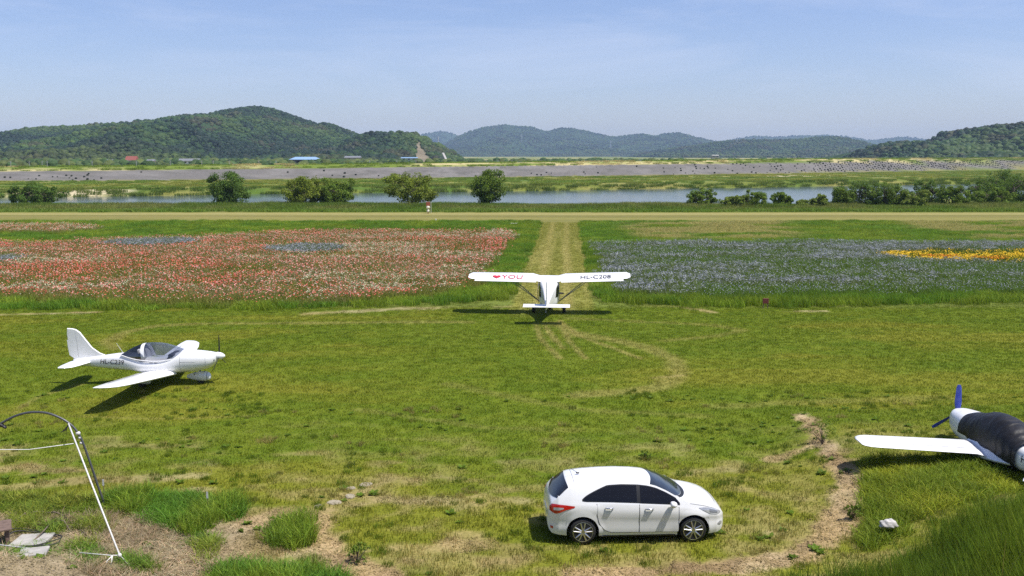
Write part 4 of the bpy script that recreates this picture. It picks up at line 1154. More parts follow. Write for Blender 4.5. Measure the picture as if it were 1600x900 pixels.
def spat(root, c, L, h, w, name='wheel_fairing', stripe=None):
    st = [(-0.62, 0.30, 0.06), (-0.45, 0.55, 0.35), (-0.2, 0.85, 0.75), (0.1, 1.0, 1.0), (0.3, 0.92, 0.92), (0.42, 0.65, 0.65), (0.47, 0.25, 0.25)]
    rings = []
    for x, hh, ww in smooth_st(st, 3):
        rings.append([(c[0] + x * L, c[1] + ww * w / 2 * math.cos(t), c[2] + hh * h / 2 * math.sin(t) * (1.0 if math.sin(t) > 0 else 0.72)) for t in np.arange(14) * 2 * PI / 14])
    s = MB().loft(rings).build(name, WHITE_P, root, True, angle=50)
    if stripe:
        for x0, x1 in stripe:
            rr = []
            for x in np.linspace(x0, x1, 4):
                hh = float(np.interp(x, [q[0] for q in st], [q[1] for q in st])); ww = float(np.interp(x, [q[0] for q in st], [q[2] for q in st]))
                rr.append([(c[0] + x * L, c[1] + ww * w / 2 * 1.03 * math.cos(t), c[2] + hh * h / 2 * 1.03 * math.sin(t) * (1 if math.sin(t) > 0 else 0.72)) for t in np.arange(14) * 2 * PI / 14])
            MB().loft(rr).build('stripe', GREY_M, s, True, angle=50)
    return s

# ------------------------------------------------------------------ low wing aircraft on the left
A1 = empty('light_aircraft', (-14.12, 37.7, 0.12), math.radians(-2.4))
tag(A1, 'white low wing aircraft with clear bubble canopy, HL-C239 on its side', 'aircraft')
ST1 = [(2.36, 0.98, 1.26, 0.15), (2.28, 0.84, 1.27, 0.30), (2.05, 0.66, 1.30, 0.42), (1.5, 0.53, 1.35, 0.50), (1.0, 0.48, 1.36, 0.53), (0.5, 0.46, 1.16, 0.55), (0.0, 0.46, 1.06, 0.56), (-0.6, 0.48, 1.06, 0.53),
       (-1.1, 0.53, 1.18, 0.46), (-1.5, 0.55, 1.22, 0.38), (-2.2, 0.60, 1.13, 0.26), (-2.8, 0.65, 1.05, 0.16), (-3.5, 0.72, 0.98, 0.05)]
MB().loft([fus_ring(*s, e=2.5) for s in smooth_st(ST1, 4)]).build('fuselage', WHITE_P, A1, True, angle=60)
MB().lathe([(0.165, 0.0), (0.155, 0.09), (0.115, 0.20), (0.06, 0.28), (0.01, 0.31)], 'x', 20, (2.36, 0, 1.13)).build('spinner', WHITE_P, A1, True, angle=50)
propeller(A1, (2.44, 0, 1.13), 0.84, 3, BLACK_PL, 0.03, rootw=0.075)
for sgn, nm in ((-1, 'near'), (1, 'far')):
    wing('wing', WHITE_P, A1, [(sgn * 0.30, 0.80, 1.60, 0.46), (sgn * 0.75, 0.72, 1.48, 0.50), (sgn * 2.4, 0.46, 1.22, 0.66), (sgn * 3.5, 0.28, 1.02, 0.77, 0.9), (sgn * 4.05, 0.12, 0.82, 0.83, 0.8), (sgn * 4.32, -0.12, 0.52, 0.86, 0.55), (sgn * 4.42, -0.36, 0.24, 0.87, 0.3)], 1.1)
    # aileron and flap gaps
    b = MB()
    for y0, y1 in ((0.8, 2.3), (2.36, 3.5)):
        def wx(y): return float(np.interp(y, [0.75, 2.4, 3.5, 4.05], [0.72 - 1.48 * 0.74, 0.46 - 1.22 * 0.74, 0.28 - 1.02 * 0.74, 0.12 - 0.82 * 0.74]))
        def wz(y): return float(np.interp(y, [0.75, 2.4, 3.5, 4.05], [0.50 + 1.48 * 0.06, 0.66 + 1.22 * 0.06, 0.77 + 1.02 * 0.055, 0.83 + .82 * .05])) + 0.006
        b.tube([(wx(y), sgn * y, wz(y)) for y in np.linspace(y0, y1, 5)], 0.006, 5)
    b.build('control_gap', SEAM, A1)
    wing('tailplane', WHITE_P, A1, [(sgn * 0.04, -2.72, 0.90, 0.86), (sgn * 0.8, -2.86, 0.74, 0.87), (sgn * 1.2, -2.98, 0.56, 0.875, 0.8), (sgn * 1.38, -3.20, 0.24, 0.88, 0.5)], 0.7)
FIN = [(a_ + 0.24, b_) for a_, b_ in [(-2.35, 1.08), (-2.65, 1.20), (-2.95, 1.42), (-3.2, 1.75), (-3.42, 2.05), (-3.58, 2.16), (-3.72, 2.20), (-3.93, 2.21), (-3.95, 2.0), (-3.93, 1.75), (-3.97, 1.72), (-3.95, 1.45), (-3.90, 1.10), (-3.55, 0.88), (-2.9, 0.92)]]
MB().loft(plate(FIN, 0.09)).build('tail_fin', WHITE_P, A1, True, angle=30)
for sy in (-1, 1): MB().tube([(-3.28, sy * 0.044, 1.05), (-3.31, sy * 0.044, 1.6), (-3.38, sy * 0.042, 2.12)], 0.004, 5).build('rudder_gap', SEAM, A1)
# canopy
def can_ring(x, base, top, a, n=17, e=2.1):
    R = []
    for k in range(n):
        t = PI * k / (n - 1); c, s = math.cos(t), math.sin(t)
        R.append((x, a * math.copysign(abs(c) ** (2 / e), c), base + (top - base) * abs(s) ** (2 / e)))
    return R
CAN = [(1.02, 1.16, 1.36, 0.40), (0.75, 1.08, 1.47, 0.47), (0.35, 1.02, 1.60, 0.52), (-0.05, 1.00, 1.655, 0.53), (-0.42, 1.02, 1.64, 0.52), (-0.75, 1.05, 1.57, 0.48), (-1.1, 1.12, 1.42, 0.42), (-1.42, 1.20, 1.23, 0.34)]
cs = smooth_st(CAN, 5)
def split_can(lo, hi): return [can_ring(*s) for s in cs if lo - 1e-6 <= s[0] <= hi + 1e-6]
cx0 = cs[22][0]
MB().loft(split_can(cx0, 2), closed=False, caps=False).build('canopy', CANOPY, A1, True)
MB().loft(split_can(-2, cx0), closed=False, caps=False).build('rear_window', CANOPY_T, A1, True)
def can_line(i, off=0.0): return [(p[0], p[1] * (1 + off), 1.0 + (p[2] - 1.0) * (1 + off)) for p in can_ring(*cs[i])]
hoop = []
for di in np.linspace(-2.2, 2.0, 5):
    a = interp_st([tuple(s) for s in cs], cx0 - 0.04 * di * 0.9); hoop.append([(q[0] + 0.22 * (1.55 - q[2]), q[1] * 1.012, q[2] * 1.004) for q in can_ring(cx0 - 0.04 * di * 0.9, *a)])
hb_ = MB(); hb_.loft(hoop, closed=False, caps=False); hb_.loft([[(p[0], p[1] * 0.95, p[2] * 0.985) for p in r] for r in hoop], closed=False, caps=False).build('canopy_hoop', WHITE_P, A1, True)
b = MB()
for k in (0, -1): b.tube([can_ring(*s)[k] for s in cs], 0.022, 6)
b.tube(can_ring(*cs[0]), 0.02, 6).build('canopy_rim', WHITE_P, A1, True)
for sy in (-0.25, 0.25):
    b = MB(); b.box((-0.25, sy, 0.92), (0.5, 0.42, 0.12), bev=0.03); b.box((-0.58, sy, 1.18), (0.12, 0.40, 0.58), Matrix.Rotation(math.radians(-18), 3, 'Y'), bev=0.03)
    b.build('seat', SEAT_G, A1)
b = MB(); b.box((0.62, 0, 1.14), (0.22, 0.84, 0.24), bev=0.03); b.box((0.80, 0, 1.18), (0.40, 0.74, 0.10), bev=0.03); b.build('instrument_panel', DASH, A1)
MB().box((-0.1, 0, 0.90), (1.5, 0.90, 0.05)).build('cockpit_floor', DASH, A1)
for xs_ in (1.02, 2.0):
    zb, zt, a = interp_st(ST1, xs_); MB().tube([(p_[0], p_[1] * 1.004, (p_[2] - (zb + zt) / 2) * 1.004 + (zb + zt) / 2) for p_ in fus_ring(xs_, zb, zt, a, e=2.5)], 0.004, 4).build('cowling_seam', SEAM, A1)
for sy in (-1, 1): MB().tube([(x_, sy * (interp_st(ST1, x_)[2] * 0.995 + 0.003), 0.97) for x_ in np.linspace(1.02, 2.2, 8)], 0.0035, 4).build('cowling_seam', SEAM, A1)
# undercarriage
for sy in (-1, 1):
    MB().tube([(-0.35, sy * 0.30, 0.52), (-0.38, sy * 0.62, 0.38), (-0.40, sy * 0.74, 0.22)], [0.04, 0.035, 0.03], 8).build('gear_leg', WHITE_P, A1, True)
    wheel(A1, (-0.40, sy * 0.78, 0.17), 0.17, 0.13); spat(A1, (-0.38, sy * 0.78, 0.24), 0.66, 0.32, 0.20)
MB().tube([(1.62, 0, 0.60), (1.64, 0, 0.22)], 0.03, 8).build('nose_leg', BLACK_PL, A1, True)
wheel(A1, (1.66, 0, 0.15), 0.155, 0.11)
spat(A1, (1.64, 0, 0.27), 0.90, 0.48, 0.27, stripe=[(0.16, 0.22), (0.30, 0.34)])
for sy in (-0.235, 0.235): MB().box((2.30, sy, 1.02), (0.05, 0.10, 0.05), bev=0.015).build('cooling_inlet', BLACK_PL, A1)
MB().tube([(1.55, -0.30, 0.52), (1.50, -0.33, 0.42)], 0.03, 8).build('exhaust', GREY_M, A1, True)
def side1(yoff):
    def f(u, v):
        x = -1.78 + u; z = 0.83 + v * 1.0
        zb, zt, a = interp_st(ST1, x); zc = (zb + zt) / 2
        q = min(0.98, abs(z - zc) / ((zt - zb) / 2)); y = a * (1 - q ** 2.5) ** (1 / 2.5)
        return (x, -(y + yoff), z)
    return f
lettering('HL-C239', 0.27, side1(0.022), INK, A1, 'registration', wide=1.05, shear=0.15)
for u0, u1 in ((1.58, 1.72), (1.76, 1.90)): MB().tube([side1(0.003)(u, 0.10) for u in np.linspace(u0, u1, 4)], 0.014, 6).build('name_marking', INK, A1)
MB().tube([(-1.45, 0, 1.2), (-1.60, 0, 1.42), (-1.72, 0, 1.62)], [0.008, 0.006, 0.004], 5).build('antenna', WHITE_P, A1)

# ------------------------------------------------------------------ high wing aircraft on the lane
A2 = empty('light_aircraft', (2.17, 55.75, 0.0), math.radians(85.8))
tag(A2, 'white high wing aircraft seen from behind, heart and YOU on its wing', 'aircraft')
ST2 = [(1.75, 0.62, 1.12, 0.28), (1.55, 0.50, 1.22, 0.46), (1.0, 0.45, 1.45, 0.55), (0.75, 0.45, 1.72, 0.57), (0.4, 0.45, 1.98, 0.57), (-0.4, 0.46, 2.00, 0.56), (-0.75, 0.48, 1.92, 0.50), (-1.2, 0.55, 1.66, 0.36), (-2.0, 0.66, 1.38, 0.24), (-3.0, 0.76, 1.16, 0.14), (-3.75, 0.84, 1.04, 0.07)]
MB().loft([fus_ring(*s, e=5.0) for s in smooth_st(ST2, 3)]).build('fuselage', WHITE_P, A2, True, angle=50)
inc = math.radians(7.0); SEC2 = []
for y, xl, ch, z, th in [(-4.72, 0.46, 0.80, 2.20, 0.55), (-4.52, 0.72, 1.22, 2.19, 1.2), (-2.3, 0.74, 1.28, 2.16, 1.35), (-0.95, 0.74, 1.28, 2.14, 1.35), (-0.55, 0.70, 1.22, 2.06, 1.1), (0.55, 0.70, 1.22, 2.06, 1.1), (0.95, 0.74, 1.28, 2.14, 1.35), (2.3, 0.74, 1.28, 2.19, 1.35), (4.52, 0.72, 1.22, 2.28, 1.2), (4.72, 0.46, 0.80, 2.30, 0.55)]:
    SEC2.append((-y, xl, ch, z, th))
wing('wing', WHITE_P, A2, SEC2, 1.0, inc)
for s in (-1, 1):
    wing('flaperon', WHITE_P, A2, [(s * 0.72, -0.50, 0.34, 1.985), (s * 4.30, -0.48, 0.32, 2.065 - 0.035 * s)], 1.0, math.radians(12))
    b = MB()
    b.tube([(0.40, s * 2.25, 2.02), (0.35, s * 0.56, 0.62)], 0.026, 8); b.build('wing_strut', GREY_M, A2, True)
    MB().tube([(-0.28, s * 2.25, 1.94), (0.20, s * 0.56, 0.64)], 0.022, 8).build('wing_strut', GREY_M, A2, True)
    MB().tube([(0.0, s * 0.40, 0.52), (0.0, s * 0.84, 0.26)], [0.045, 0.035], 8).build('gear_leg', GREY_M, A2, True)
    wheel(A2, (0.0, s * 0.89, 0.255), 0.255, 0.19)
    # side windows and rear quarter glazing
    b = MB(); b.add([(0.85, s * 0.585, 1.18), (-0.42, s * 0.575, 1.18), (-0.42, s * 0.575, 1.86), (0.42, s * 0.585, 1.86)], [(0, 1, 2, 3)]); b.build('side_window', CANOPY_T, A2)
    b = MB(); b.add([(-0.50, s * 0.572, 1.05), (-1.02, s * 0.425, 1.05), (-0.90, s * 0.472, 1.62), (-0.50, s * 0.572, 1.84)], [(0, 1, 2, 3)]); b.build('rear_window', DARK_GLASS, A2)
    b = MB(); b.add([(-0.78, s * 0.60, 1.92), (-0.76, s * 0.64, 1.30), (-0.40, s * 0.60, 0.62), (-0.40, s * 0.575, 0.62), (-0.74, s * 0.60, 1.30), (-0.75, s * 0.56, 1.92)], [(0, 1, 4, 5), (1, 2, 3, 4)]); b.build('door_edge', GREY_M, A2)
MB().tube([(1.28, 0, 0.60), (1.30, 0, 0.24)], 0.03, 8).build('nose_leg', GREY_M, A2, True)
wheel(A2, (1.30, 0, 0.23), 0.23, 0.16)
MB().lathe([(0.15, 0), (0.13, 0.1), (0.07, 0.19), (0.01, 0.22)], 'x', 16, (1.75, 0, 0.92)).build('spinner', WHITE_P, A2, True)
propeller(A2, (1.80, 0, 0.92), 0.85, 3, BLACK_PL, 0.5)
wing('tailplane', WHITE_P, A2, [(-1.28, -3.30, 0.85, 0.98), (1.28, -3.30, 0.85, 0.98)], 0.9)
F2 = [(-2.7, 1.15), (-3.1, 1.45), (-3.42, 2.0), (-3.52, 2.34), (-3.60, 2.42), (-3.98, 2.42), (-4.05, 2.34), (-4.02, 1.2), (-3.9, 0.80), (-3.6, 0.82)]
MB().loft(plate(F2, 0.06)).build('tail_fin', WHITE_P, A2, True, angle=30)
MB().tube([(-3.62, 0.04, 0.84), (-3.75, 0.04, 0.60)], 0.03, 6).build('tail_skid', GREY_M, A2)
def wtop(yc):
    def f(u, v):      # u to the right in the picture, v towards the nose
        y = -(yc + u); fr = 0.94 - v / 1.25
        aa = AIR[:8]; us = [q[0] for q in aa][::-1]; ws = [q[1] for q in aa][::-1]
        zc = float(np.interp(abs(y), [0.95, 4.5], [2.14, 2.19 if yc < 0 else 2.28])); th = 1.3
        dx = -fr * 1.27
        return (0.735 + dx * math.cos(inc), y, zc + float(np.interp(fr, us, ws)) * 1.27 * th + dx * math.sin(inc) + 0.035)
    return f
lettering('HL-C208', 0.60, wtop(2.72), INK, A2, 'registration', wide=0.80)
lettering('YOU', 0.62, wtop(-2.15), INK_RED, A2, 'wing_lettering', wide=0.95)
b = MB(); fw = wtop(-3.05); H_ = [(0.24 * math.sin(t) ** 3, 0.20 + 0.20 * (0.8125 * math.cos(t) - 0.3125 * math.cos(2 * t) - 0.125 * math.cos(3 * t) - 0.0625 * math.cos(4 * t))) for t in np.linspace(0, 2 * PI, 25)[:-1]]
b.add([fw(*q) for q in H_] + [fw(0, 0.2)], [(i, (i + 1) % 24, 24) for i in range(24)]); b.build('heart_emblem', INK_RED, A2, fix=False)

# ------------------------------------------------------------------ low wing aircraft with covered canopy on the right
A3 = empty('light_aircraft', (14.02, 26.9, 0.0), math.radians(92.0))
tag(A3, 'white low wing aircraft under a black canopy cover, blue propeller covers', 'aircraft')
ST3 = [(2.22, 0.92, 1.38, 0.22), (2.10, 0.76, 1.42, 0.36), (1.8, 0.64, 1.46, 0.46), (1.3, 0.58, 1.50, 0.53), (0.8, 0.55, 1.48, 0.56), (0.0, 0.54, 1.38, 0.57), (-0.7, 0.56, 1.40, 0.54), (-1.3, 0.62, 1.42, 0.46), (-2.2, 0.72, 1.34, 0.32), (-3.2, 0.84, 1.24, 0.18), (-4.0, 0.94, 1.18, 0.06)]
MB().loft([fus_ring(*s, e=2.7) for s in smooth_st(ST3, 4)]).build('fuselage', WHITE_P, A3, True, angle=60)
MB().lathe([(0.16, 0), (0.15, 0.08), (0.10, 0.2), (0.04, 0.27), (0.01, 0.28)], 'x', 18, (2.22, 0, 1.18)).build('spinner', WHITE_P, A3, True, angle=50)
COVER_B = pmat('blue_cover_cloth', (0.035, 0.07, 0.52), 0.6, var=0.12, scale=10, bump=0.5, bscale=25, col2=(0.13, 0.17, 0.55))
propeller(A3, (2.32, 0, 1.20), 0.90, 3, COVER_B, math.radians(0), name='propeller_cover', rootw=0.21)
for s in (-1, 1):
    wing('wing', WHITE_P, A3, [(s * 0.30, 0.66, 1.62, 0.74, 0.95), (s * 0.62, 0.60, 1.50, 0.80, 0.95), (s * 0.95, 0.50, 1.24, 0.86), (s * 3.85, 0.20, 1.06, 1.12), (s * 4.05, 0.13, 0.97, 1.14, 0.9), (s * 4.17, 0.02, 0.80, 1.15, 0.7), (s * 4.22, -0.16, 0.52, 1.155, 0.4)], 1.0)
    b = MB()
    for y0, y1 in ((1.0, 2.5), (2.55, 3.7)):
        f = lambda y: (float(np.interp(y, [0.95, 3.75], [0.50 - 1.24 * 0.75, 0.20 - .98 * .75])), s * y, float(np.interp(y, [0.95, 3.75], [0.86 + 1.24 * 0.056, 1.12 + .98 * .056])))
        b.tube([f(y0), f((y0 + y1) / 2), f(y1)], 0.006, 5)
    b.build('control_gap', SEAM, A3)
    # wing root fairing
    rings = []
    for x, z0, z1, yo in [(0.75, 0.70, 0.86, 0.50), (0.4, 0.72, 1.02, 0.72), (-0.2, 0.70, 1.02, 0.80), (-0.7, 0.68, 0.98, 0.80), (-1.1, 0.68, 0.94, 0.62), (-1.6, 0.74, 0.90, 0.42)]:
        zb, zt, a = interp_st(ST3, x)
        rings.append([(x, s * 0.2, z0), (x, s * yo, z0 + 0.05), (x, s * (yo + .02), z0 + 0.10), (x, s * (a * 0.5 + yo * 0.5), z0 * 0.35 + z1 * 0.65), (x, s * a * 0.97, z1 + 0.06), (x, s * 0.2, z1 + 0.06)])
    MB().loft(rings).build('wing_root_fairing', WHITE_P, A3, True, angle=60)
    wing('tailplane', WHITE_P, A3, [(s * 0.05, -3.3, 0.85, 1.08), (s * 1.2, -3.45, 0.6, 1.08), (s * 1.3, -3.6, 0.3, 1.08, 0.5)], 0.8)
    MB().tube([(0.05, s * 0.35, 0.72), (0.05, s * 0.58, 0.63)], [0.04, 0.03], 8).build('gear_leg', WHITE_P, A3, True)
    wheel(A3, (0.05, s * 0.60, 0.57), 0.16, 0.14); spat(A3, (0.05, s * 0.60, 0.63), 0.60, 0.28, 0.20)
MB().tube([(1.5, 0, 0.75), (1.52, 0, 0.6)], 0.03, 8).build('nose_leg', GREY_M, A3, True)
wheel(A3, (1.52, 0, 0.57), 0.16, 0.12); spat(A3, (1.52, 0, 0.64), 0.70, 0.30, 0.24)
MB().loft(plate([(-2.9, 1.22), (-3.3, 1.6), (-3.6, 2.15), (-3.75, 2.3), (-4.1, 2.3), (-4.15, 1.2), (-4.0, 1.0), (-3.5, 1.05)], 0.10)).build('tail_fin', WHITE_P, A3, True, angle=30)
m, n, l, o = new_mat('black_cover_cloth')
p = n.new('ShaderNodeBsdfPrincipled'); g = n.new('ShaderNodeTexCoord')
q = nnoise(n, l, 2.2, 6, g.outputs['Object'], 0.6)
l.new(nmix(n, l, nrange(n, l, q, 0.4, 0.7), (0.010, 0.010, 0.011), (0.022, 0.021, 0.023)), p.inputs['Base Color']); p.inputs['Roughness'].default_value = 0.5; p.inputs['Specular IOR Level'].default_value = 0.3
wv_ = n.new('ShaderNodeTexWave'); wv_.inputs['Scale'].default_value = 1.2; wv_.inputs['Distortion'].default_value = 9; wv_.inputs['Detail'].default_value = 4; l.new(g.outputs['Object'], wv_.inputs['Vector'])
b_ = n.new('ShaderNodeBump'); b_.inputs['Strength'].default_value = 0.45; b_.inputs['Distance'].default_value = 0.03; l.new(wv_.outputs['Fac'], b_.inputs['Height']); l.new(b_.outputs[0], p.inputs['Normal'])
l.new(p.outputs[0], o.inputs[0])
rings = []
CV = smooth_st([(1.16, 0.90, 1.53, 0.55), (0.85, 0.88, 1.56, 0.575), (0.45, 0.86, 1.70, 0.59), (0.05, 0.84, 1.82, 0.60), (-0.45, 0.80, 1.86, 0.60), (-0.9, 0.74, 1.78, 0.575), (-1.35, 0.68, 1.62, 0.52), (-1.72, 0.64, 1.46, 0.455)], 6)
NC = 33
for i, (x, zlow, zt, a) in enumerate(CV):
    zb, zt0, a0 = interp_st(ST3, x); R_ = []
    for k in range(NC):
        t = -0.28 * PI + (1.56 * PI) * k / (NC - 1); c_, s_ = math.cos(t), math.sin(t)
        zc = 0.98; y = a * math.copysign(abs(c_) ** (2 / 2.4), c_); z = zc + (zt - zc) * abs(s_) ** (2 / 2.4) if s_ > 0 else zc - (zc - zlow) * abs(s_) / 0.77
        wr = 0.007 * math.sin(x * 9 + t * 5 + 2 * math.sin(t * 3)) + 0.004 * math.sin(x * 23 - t * 7) + 0.035 * (vnoise(np.array([x * 4]), np.array([t * 3.0]), 5)[0] - 0.5)
        d = Vector((0, c_, s_)); R_.append(Vector((x, y, z)) + d * (wr + 0.012))
    rings.append(R_)
MB().loft(rings, closed=False, caps=False).build('canopy_cover', m, A3, True, fix=False)
MB().tube([r_ for r_ in [Vector(p) + Vector((0, 0, 0.0)) for p in rings[-4]]], 0.012, 6).build('cover_strap', BLACK_PL, A3, True)
for q_, sg in ((rings[-1][0], 1), (rings[-1][-1], -1)): MB().tube([q_, Vector(q_) + Vector((0.02, sg * 0.02, -0.12)), Vector(q_) + Vector((0.0, sg * 0.10, -0.16))], 0.010, 6).build('cover_tie', BLACK_PL, A3, True)
for xs_ in (1.62, -2.7):
    zb, zt, a = interp_st(ST3, xs_); MB().tube([(p_[0], p_[1] * 1.004, (p_[2] - (zb + zt) / 2) * 1.004 + (zb + zt) / 2) for p_ in fus_ring(xs_, zb, zt, a, e=2.7)], 0.004, 4).build('panel_seam', SEAM, A3)
def side3(u, v):
    x = -2.10 - u; z = 1.00 + v
    zb, zt, a = interp_st(ST3, x); zc = (zb + zt) / 2; q = min(0.98, abs(z - zc) / ((zt - zb) / 2)); y = a * (1 - q ** 2.7) ** (1 / 2.7)
    return (x, y + 0.008, z)
lettering('HL-', 0.27, side3, INK, A3, 'registration', wide=1.05)

# ------------------------------------------------------------------ white hatchback
K = empty('parked_car', (2.965, 22.74, 0.0), math.radians(2.8)); tag(K, 'white five door hatchback with dark tinted windows parked on the lawn', 'car')
ZT = [(-2.15, 0.62), (-2.135, 0.80), (-2.11, 0.93), (-2.07, 1.02), (-1.98, 1.115), (-1.86, 1.225), (-1.74, 1.325), (-1.66, 1.380), (-1.58, 1.408), (-1.4, 1.440), (-1.2, 1.466), (-0.8, 1.498), (-0.4, 1.51), (0.0, 1.495), (0.25, 1.465), (0.45, 1.415), (0.7, 1.31), (0.95, 1.175), (1.12, 1.075), (1.22, 1.035), (1.4, 1.005), (1.6, 0.965), (1.8, 0.905), (1.93, 0.845), (2.03, 0.775), (2.10, 0.695), (2.15, 0.56)]
ZB = [(-2.15, 0.45), (-2.12, 0.34), (-2.05, 0.27), (-1.9, 0.24), (-1.6, 0.22), (1.6, 0.20), (1.95, 0.21), (2.05, 0.235), (2.11, 0.29), (2.15, 0.40)]
HW = [(-2.15, 0.60), (-2.12, 0.70), (-2.05, 0.775), (-1.9, 0.835), (-1.6, 0.875), (-1.2, 0.892), (0, 0.89), (1.2, 0.892), (1.5, 0.880), (1.75, 0.845), (1.92, 0.785), (2.03, 0.70), (2.10, 0.61), (2.15, 0.48)]
BELT = [(-2.15, 0.98), (-1.9, 1.04), (-1.5, 1.05), (-0.7, 1.025), (0.0, 0.99), (1.2, 0.925), (1.7, 0.86), (2.15, 0.74)]
def zt_(x): return float(np.interp(x, [q[0] for q in ZT], [q[1] for q in ZT]))
def zb_(x): return float(np.interp(x, [q[0] for q in ZB], [q[1] for q in ZB]))
def hw_(x): return float(np.interp(x, [q[0] for q in HW], [q[1] for q in HW]))
def belt_(x): return float(np.interp(x, [q[0] for q in BELT], [q[1] for q in BELT]))
WR, WF, WRAD = -1.325, 1.325, 0.322
def arch(x):
    z = 0
    for c in (WR, WF):
        d = abs(x - c)
        if d < 0.385: z = max(z, WRAD + math.sqrt(0.385 ** 2 - d * d))
    return z
def car_y(x, z):
    """half width of the body side at height z"""
    w = hw_(x); b_ = belt_(x)
    if z <= b_:
        pts = [(0.18, -0.055), (0.30, -0.018), (0.42, -0.010), (0.52, -0.024), (0.62, -0.012), (b_ - 0.24, 0.0), (b_ - 0.17, -0.004), (b_ - 0.08, -0.026), (b_, -0.060)]
        y = w + float(np.interp(z, [q[0] for q in pts], [q[1] for q in pts]))
    else: y = w - 0.060 - 0.40 * (z - b_) - 0.25 * (z - b_) ** 2
    for c in (WR, WF):        # flared arches
        d = math.hypot(x - c, z - WRAD)
        if 0.36 < d < 0.52: y += 0.016 * (1 - (d - 0.385) / 0.135) if d > 0.385 else 0.016
    return y
def car_sec(x, nl=12, ng=6, nr=7):
    """left half section, bottom to roof centre"""
    zt, zb = zt_(x), max(zb_(x), arch(x)); b_ = belt_(x); crown = 0.035 + 0.02 * (zt > 1.2)
    rail = zt - crown - 0.012; P_ = []
    zsh = min(b_, rail)
    zb = min(zb, zsh - 0.02)
    for k in range(nl): z = zb + (zsh - zb) * k / (nl - 1); P_.append((x, car_y(x, z), z))
    for k in range(1, ng + 1): z = zsh + (max(rail, zsh + 1e-3) - zsh) * k / ng; P_.append((x, car_y(x, z), z))
    yr = P_[-1][1]; zr = P_[-1][2]
    for k in range(1, nr + 1):
        t = k / nr * PI / 2; q = 1 - k / nr
        e = 0.93 if k < nr else 0
        yy = yr * (1 - (k / nr) ** 1.35) if k < nr else 0.0
        P_.append((x, yy, zr + (zt - zr) * (1 - (yy / yr) ** 2.6)))
    return P_
stx = sorted(set([round(float(v), 4) for v in list(np.linspace(-2.15, -1.75, 17)) + list(np.linspace(-1.75, 1.9, 66)) + list(np.linspace(1.9, 2.15, 12)) + [WR + s * 0.385 * k for s in (-1, 1) for k in (1.0, 0.985, 0.94, 0.87, 0.75, 0.5)] + [WF + s * 0.385 * k for s in (-1, 1) for k in (1.0, 0.985, 0.94, 0.87, 0.75, 0.5)]]))
secs = [car_sec(x) for x in stx]
b = MB()
full = [[(p[0], -p[1], p[2]) for p in s] + [p for p in s[::-1][1:]] for s in secs]
b.loft(full, closed=False, caps=False)
for r_ in (full[0], full[-1]): b.add(r_, [tuple(range(len(r_)))])
body = b.build('body', CAR_P, K, True, angle=42)
# floor pan and wheel housings
b = MB(); b.box((0, 0, 0.26), (1.9, 1.62, 0.08)); b.box((-1.9, 0, 0.36), (0.34, 1.3, 0.10)); b.box((1.86, 0, 0.34), (0.30, 1.3, 0.10)); b.box((-1.325, 0, 0.30), (0.9, 1.1, 0.08)); b.box((1.325, 0, 0.30), (0.9, 1.1, 0.08)); b.build('floor_pan', BLACK_PL, K)
for c in (WR, WF):
    for s in (-1, 1):
        hb2 = MB(); A_ = np.linspace(-0.15, PI + 0.15, 15)
        hb2.loft([[(c + 0.388 * math.cos(a), s * y, WRAD + 0.388 * math.sin(a)) for a in A_] for y in (0.885, 0.55)], closed=False, caps=False); hb2.add([(c + 0.388 * math.cos(a), s * 0.55, WRAD + 0.388 * math.sin(a)) for a in A_], [tuple(range(15))])
        hb2.build('wheel_arch_liner', BLACK_PL, K, True)
# surface patches
def side_patch(name, outline, mat, off, s=-1, nx_=14, parent=K, th=None):
    """panel lying on the body side; outline: list of (x, z_low, z_high)"""
    X_ = np.linspace(outline[0][0], outline[-1][0], nx_ * 2); V = []; F = []; nz_ = 7
    for x in X_:
        lo = float(np.interp(x, [q[0] for q in outline], [q[1] for q in outline])); hi = float(np.interp(x, [q[0] for q in outline], [q[2] for q in outline]))
        for k in range(nz_): z = lo + (hi - lo) * k / (nz_ - 1); V.append((x, s * (car_y(x, z) + off), z))
    for i in range(len(X_) - 1):
        for k in range(nz_ - 1): F.append((i * nz_ + k, i * nz_ + k + 1, (i + 1) * nz_ + k + 1, (i + 1) * nz_ + k))
    return MB().add(V, F).build(name, mat, parent, True)
def top_z(x, y):
    s = car_sec(x); q = s[-8:]; ys_ = [p[1] for p in q][::-1]; zs_ = [p[2] for p in q][::-1]
    return float(np.interp(abs(y), ys_, zs_))
def top_patch(name, x0f, x1f, ymaxf, mat, off, n1=14, n2=14):
    V = []; F = []
    for i in range(n1):
        t = i / (n1 - 1)
        for k in range(n2):
            v = -1 + 2 * k / (n2 - 1); x = x0f(v) + (x1f(v) - x0f(v)) * t
            sec = car_sec(x); ym = min(ymaxf(t), sec[-8][1] * 0.995); y = v * ym
            e = 0.01; sl = (zt_(x + e) - zt_(x - e)) / (2 * e); nrm = Vector((-sl, 0, 1)).normalized()
            V.append(Vector((x, y, top_z(x, y))) + nrm * off)
    for i in range(n1 - 1):
        for k in range(n2 - 1): F.append((i * n2 + k, i * n2 + k + 1, (i + 1) * n2 + k + 1, (i + 1) * n2 + k))
    return MB().add(V, F).build(name, mat, K, True)
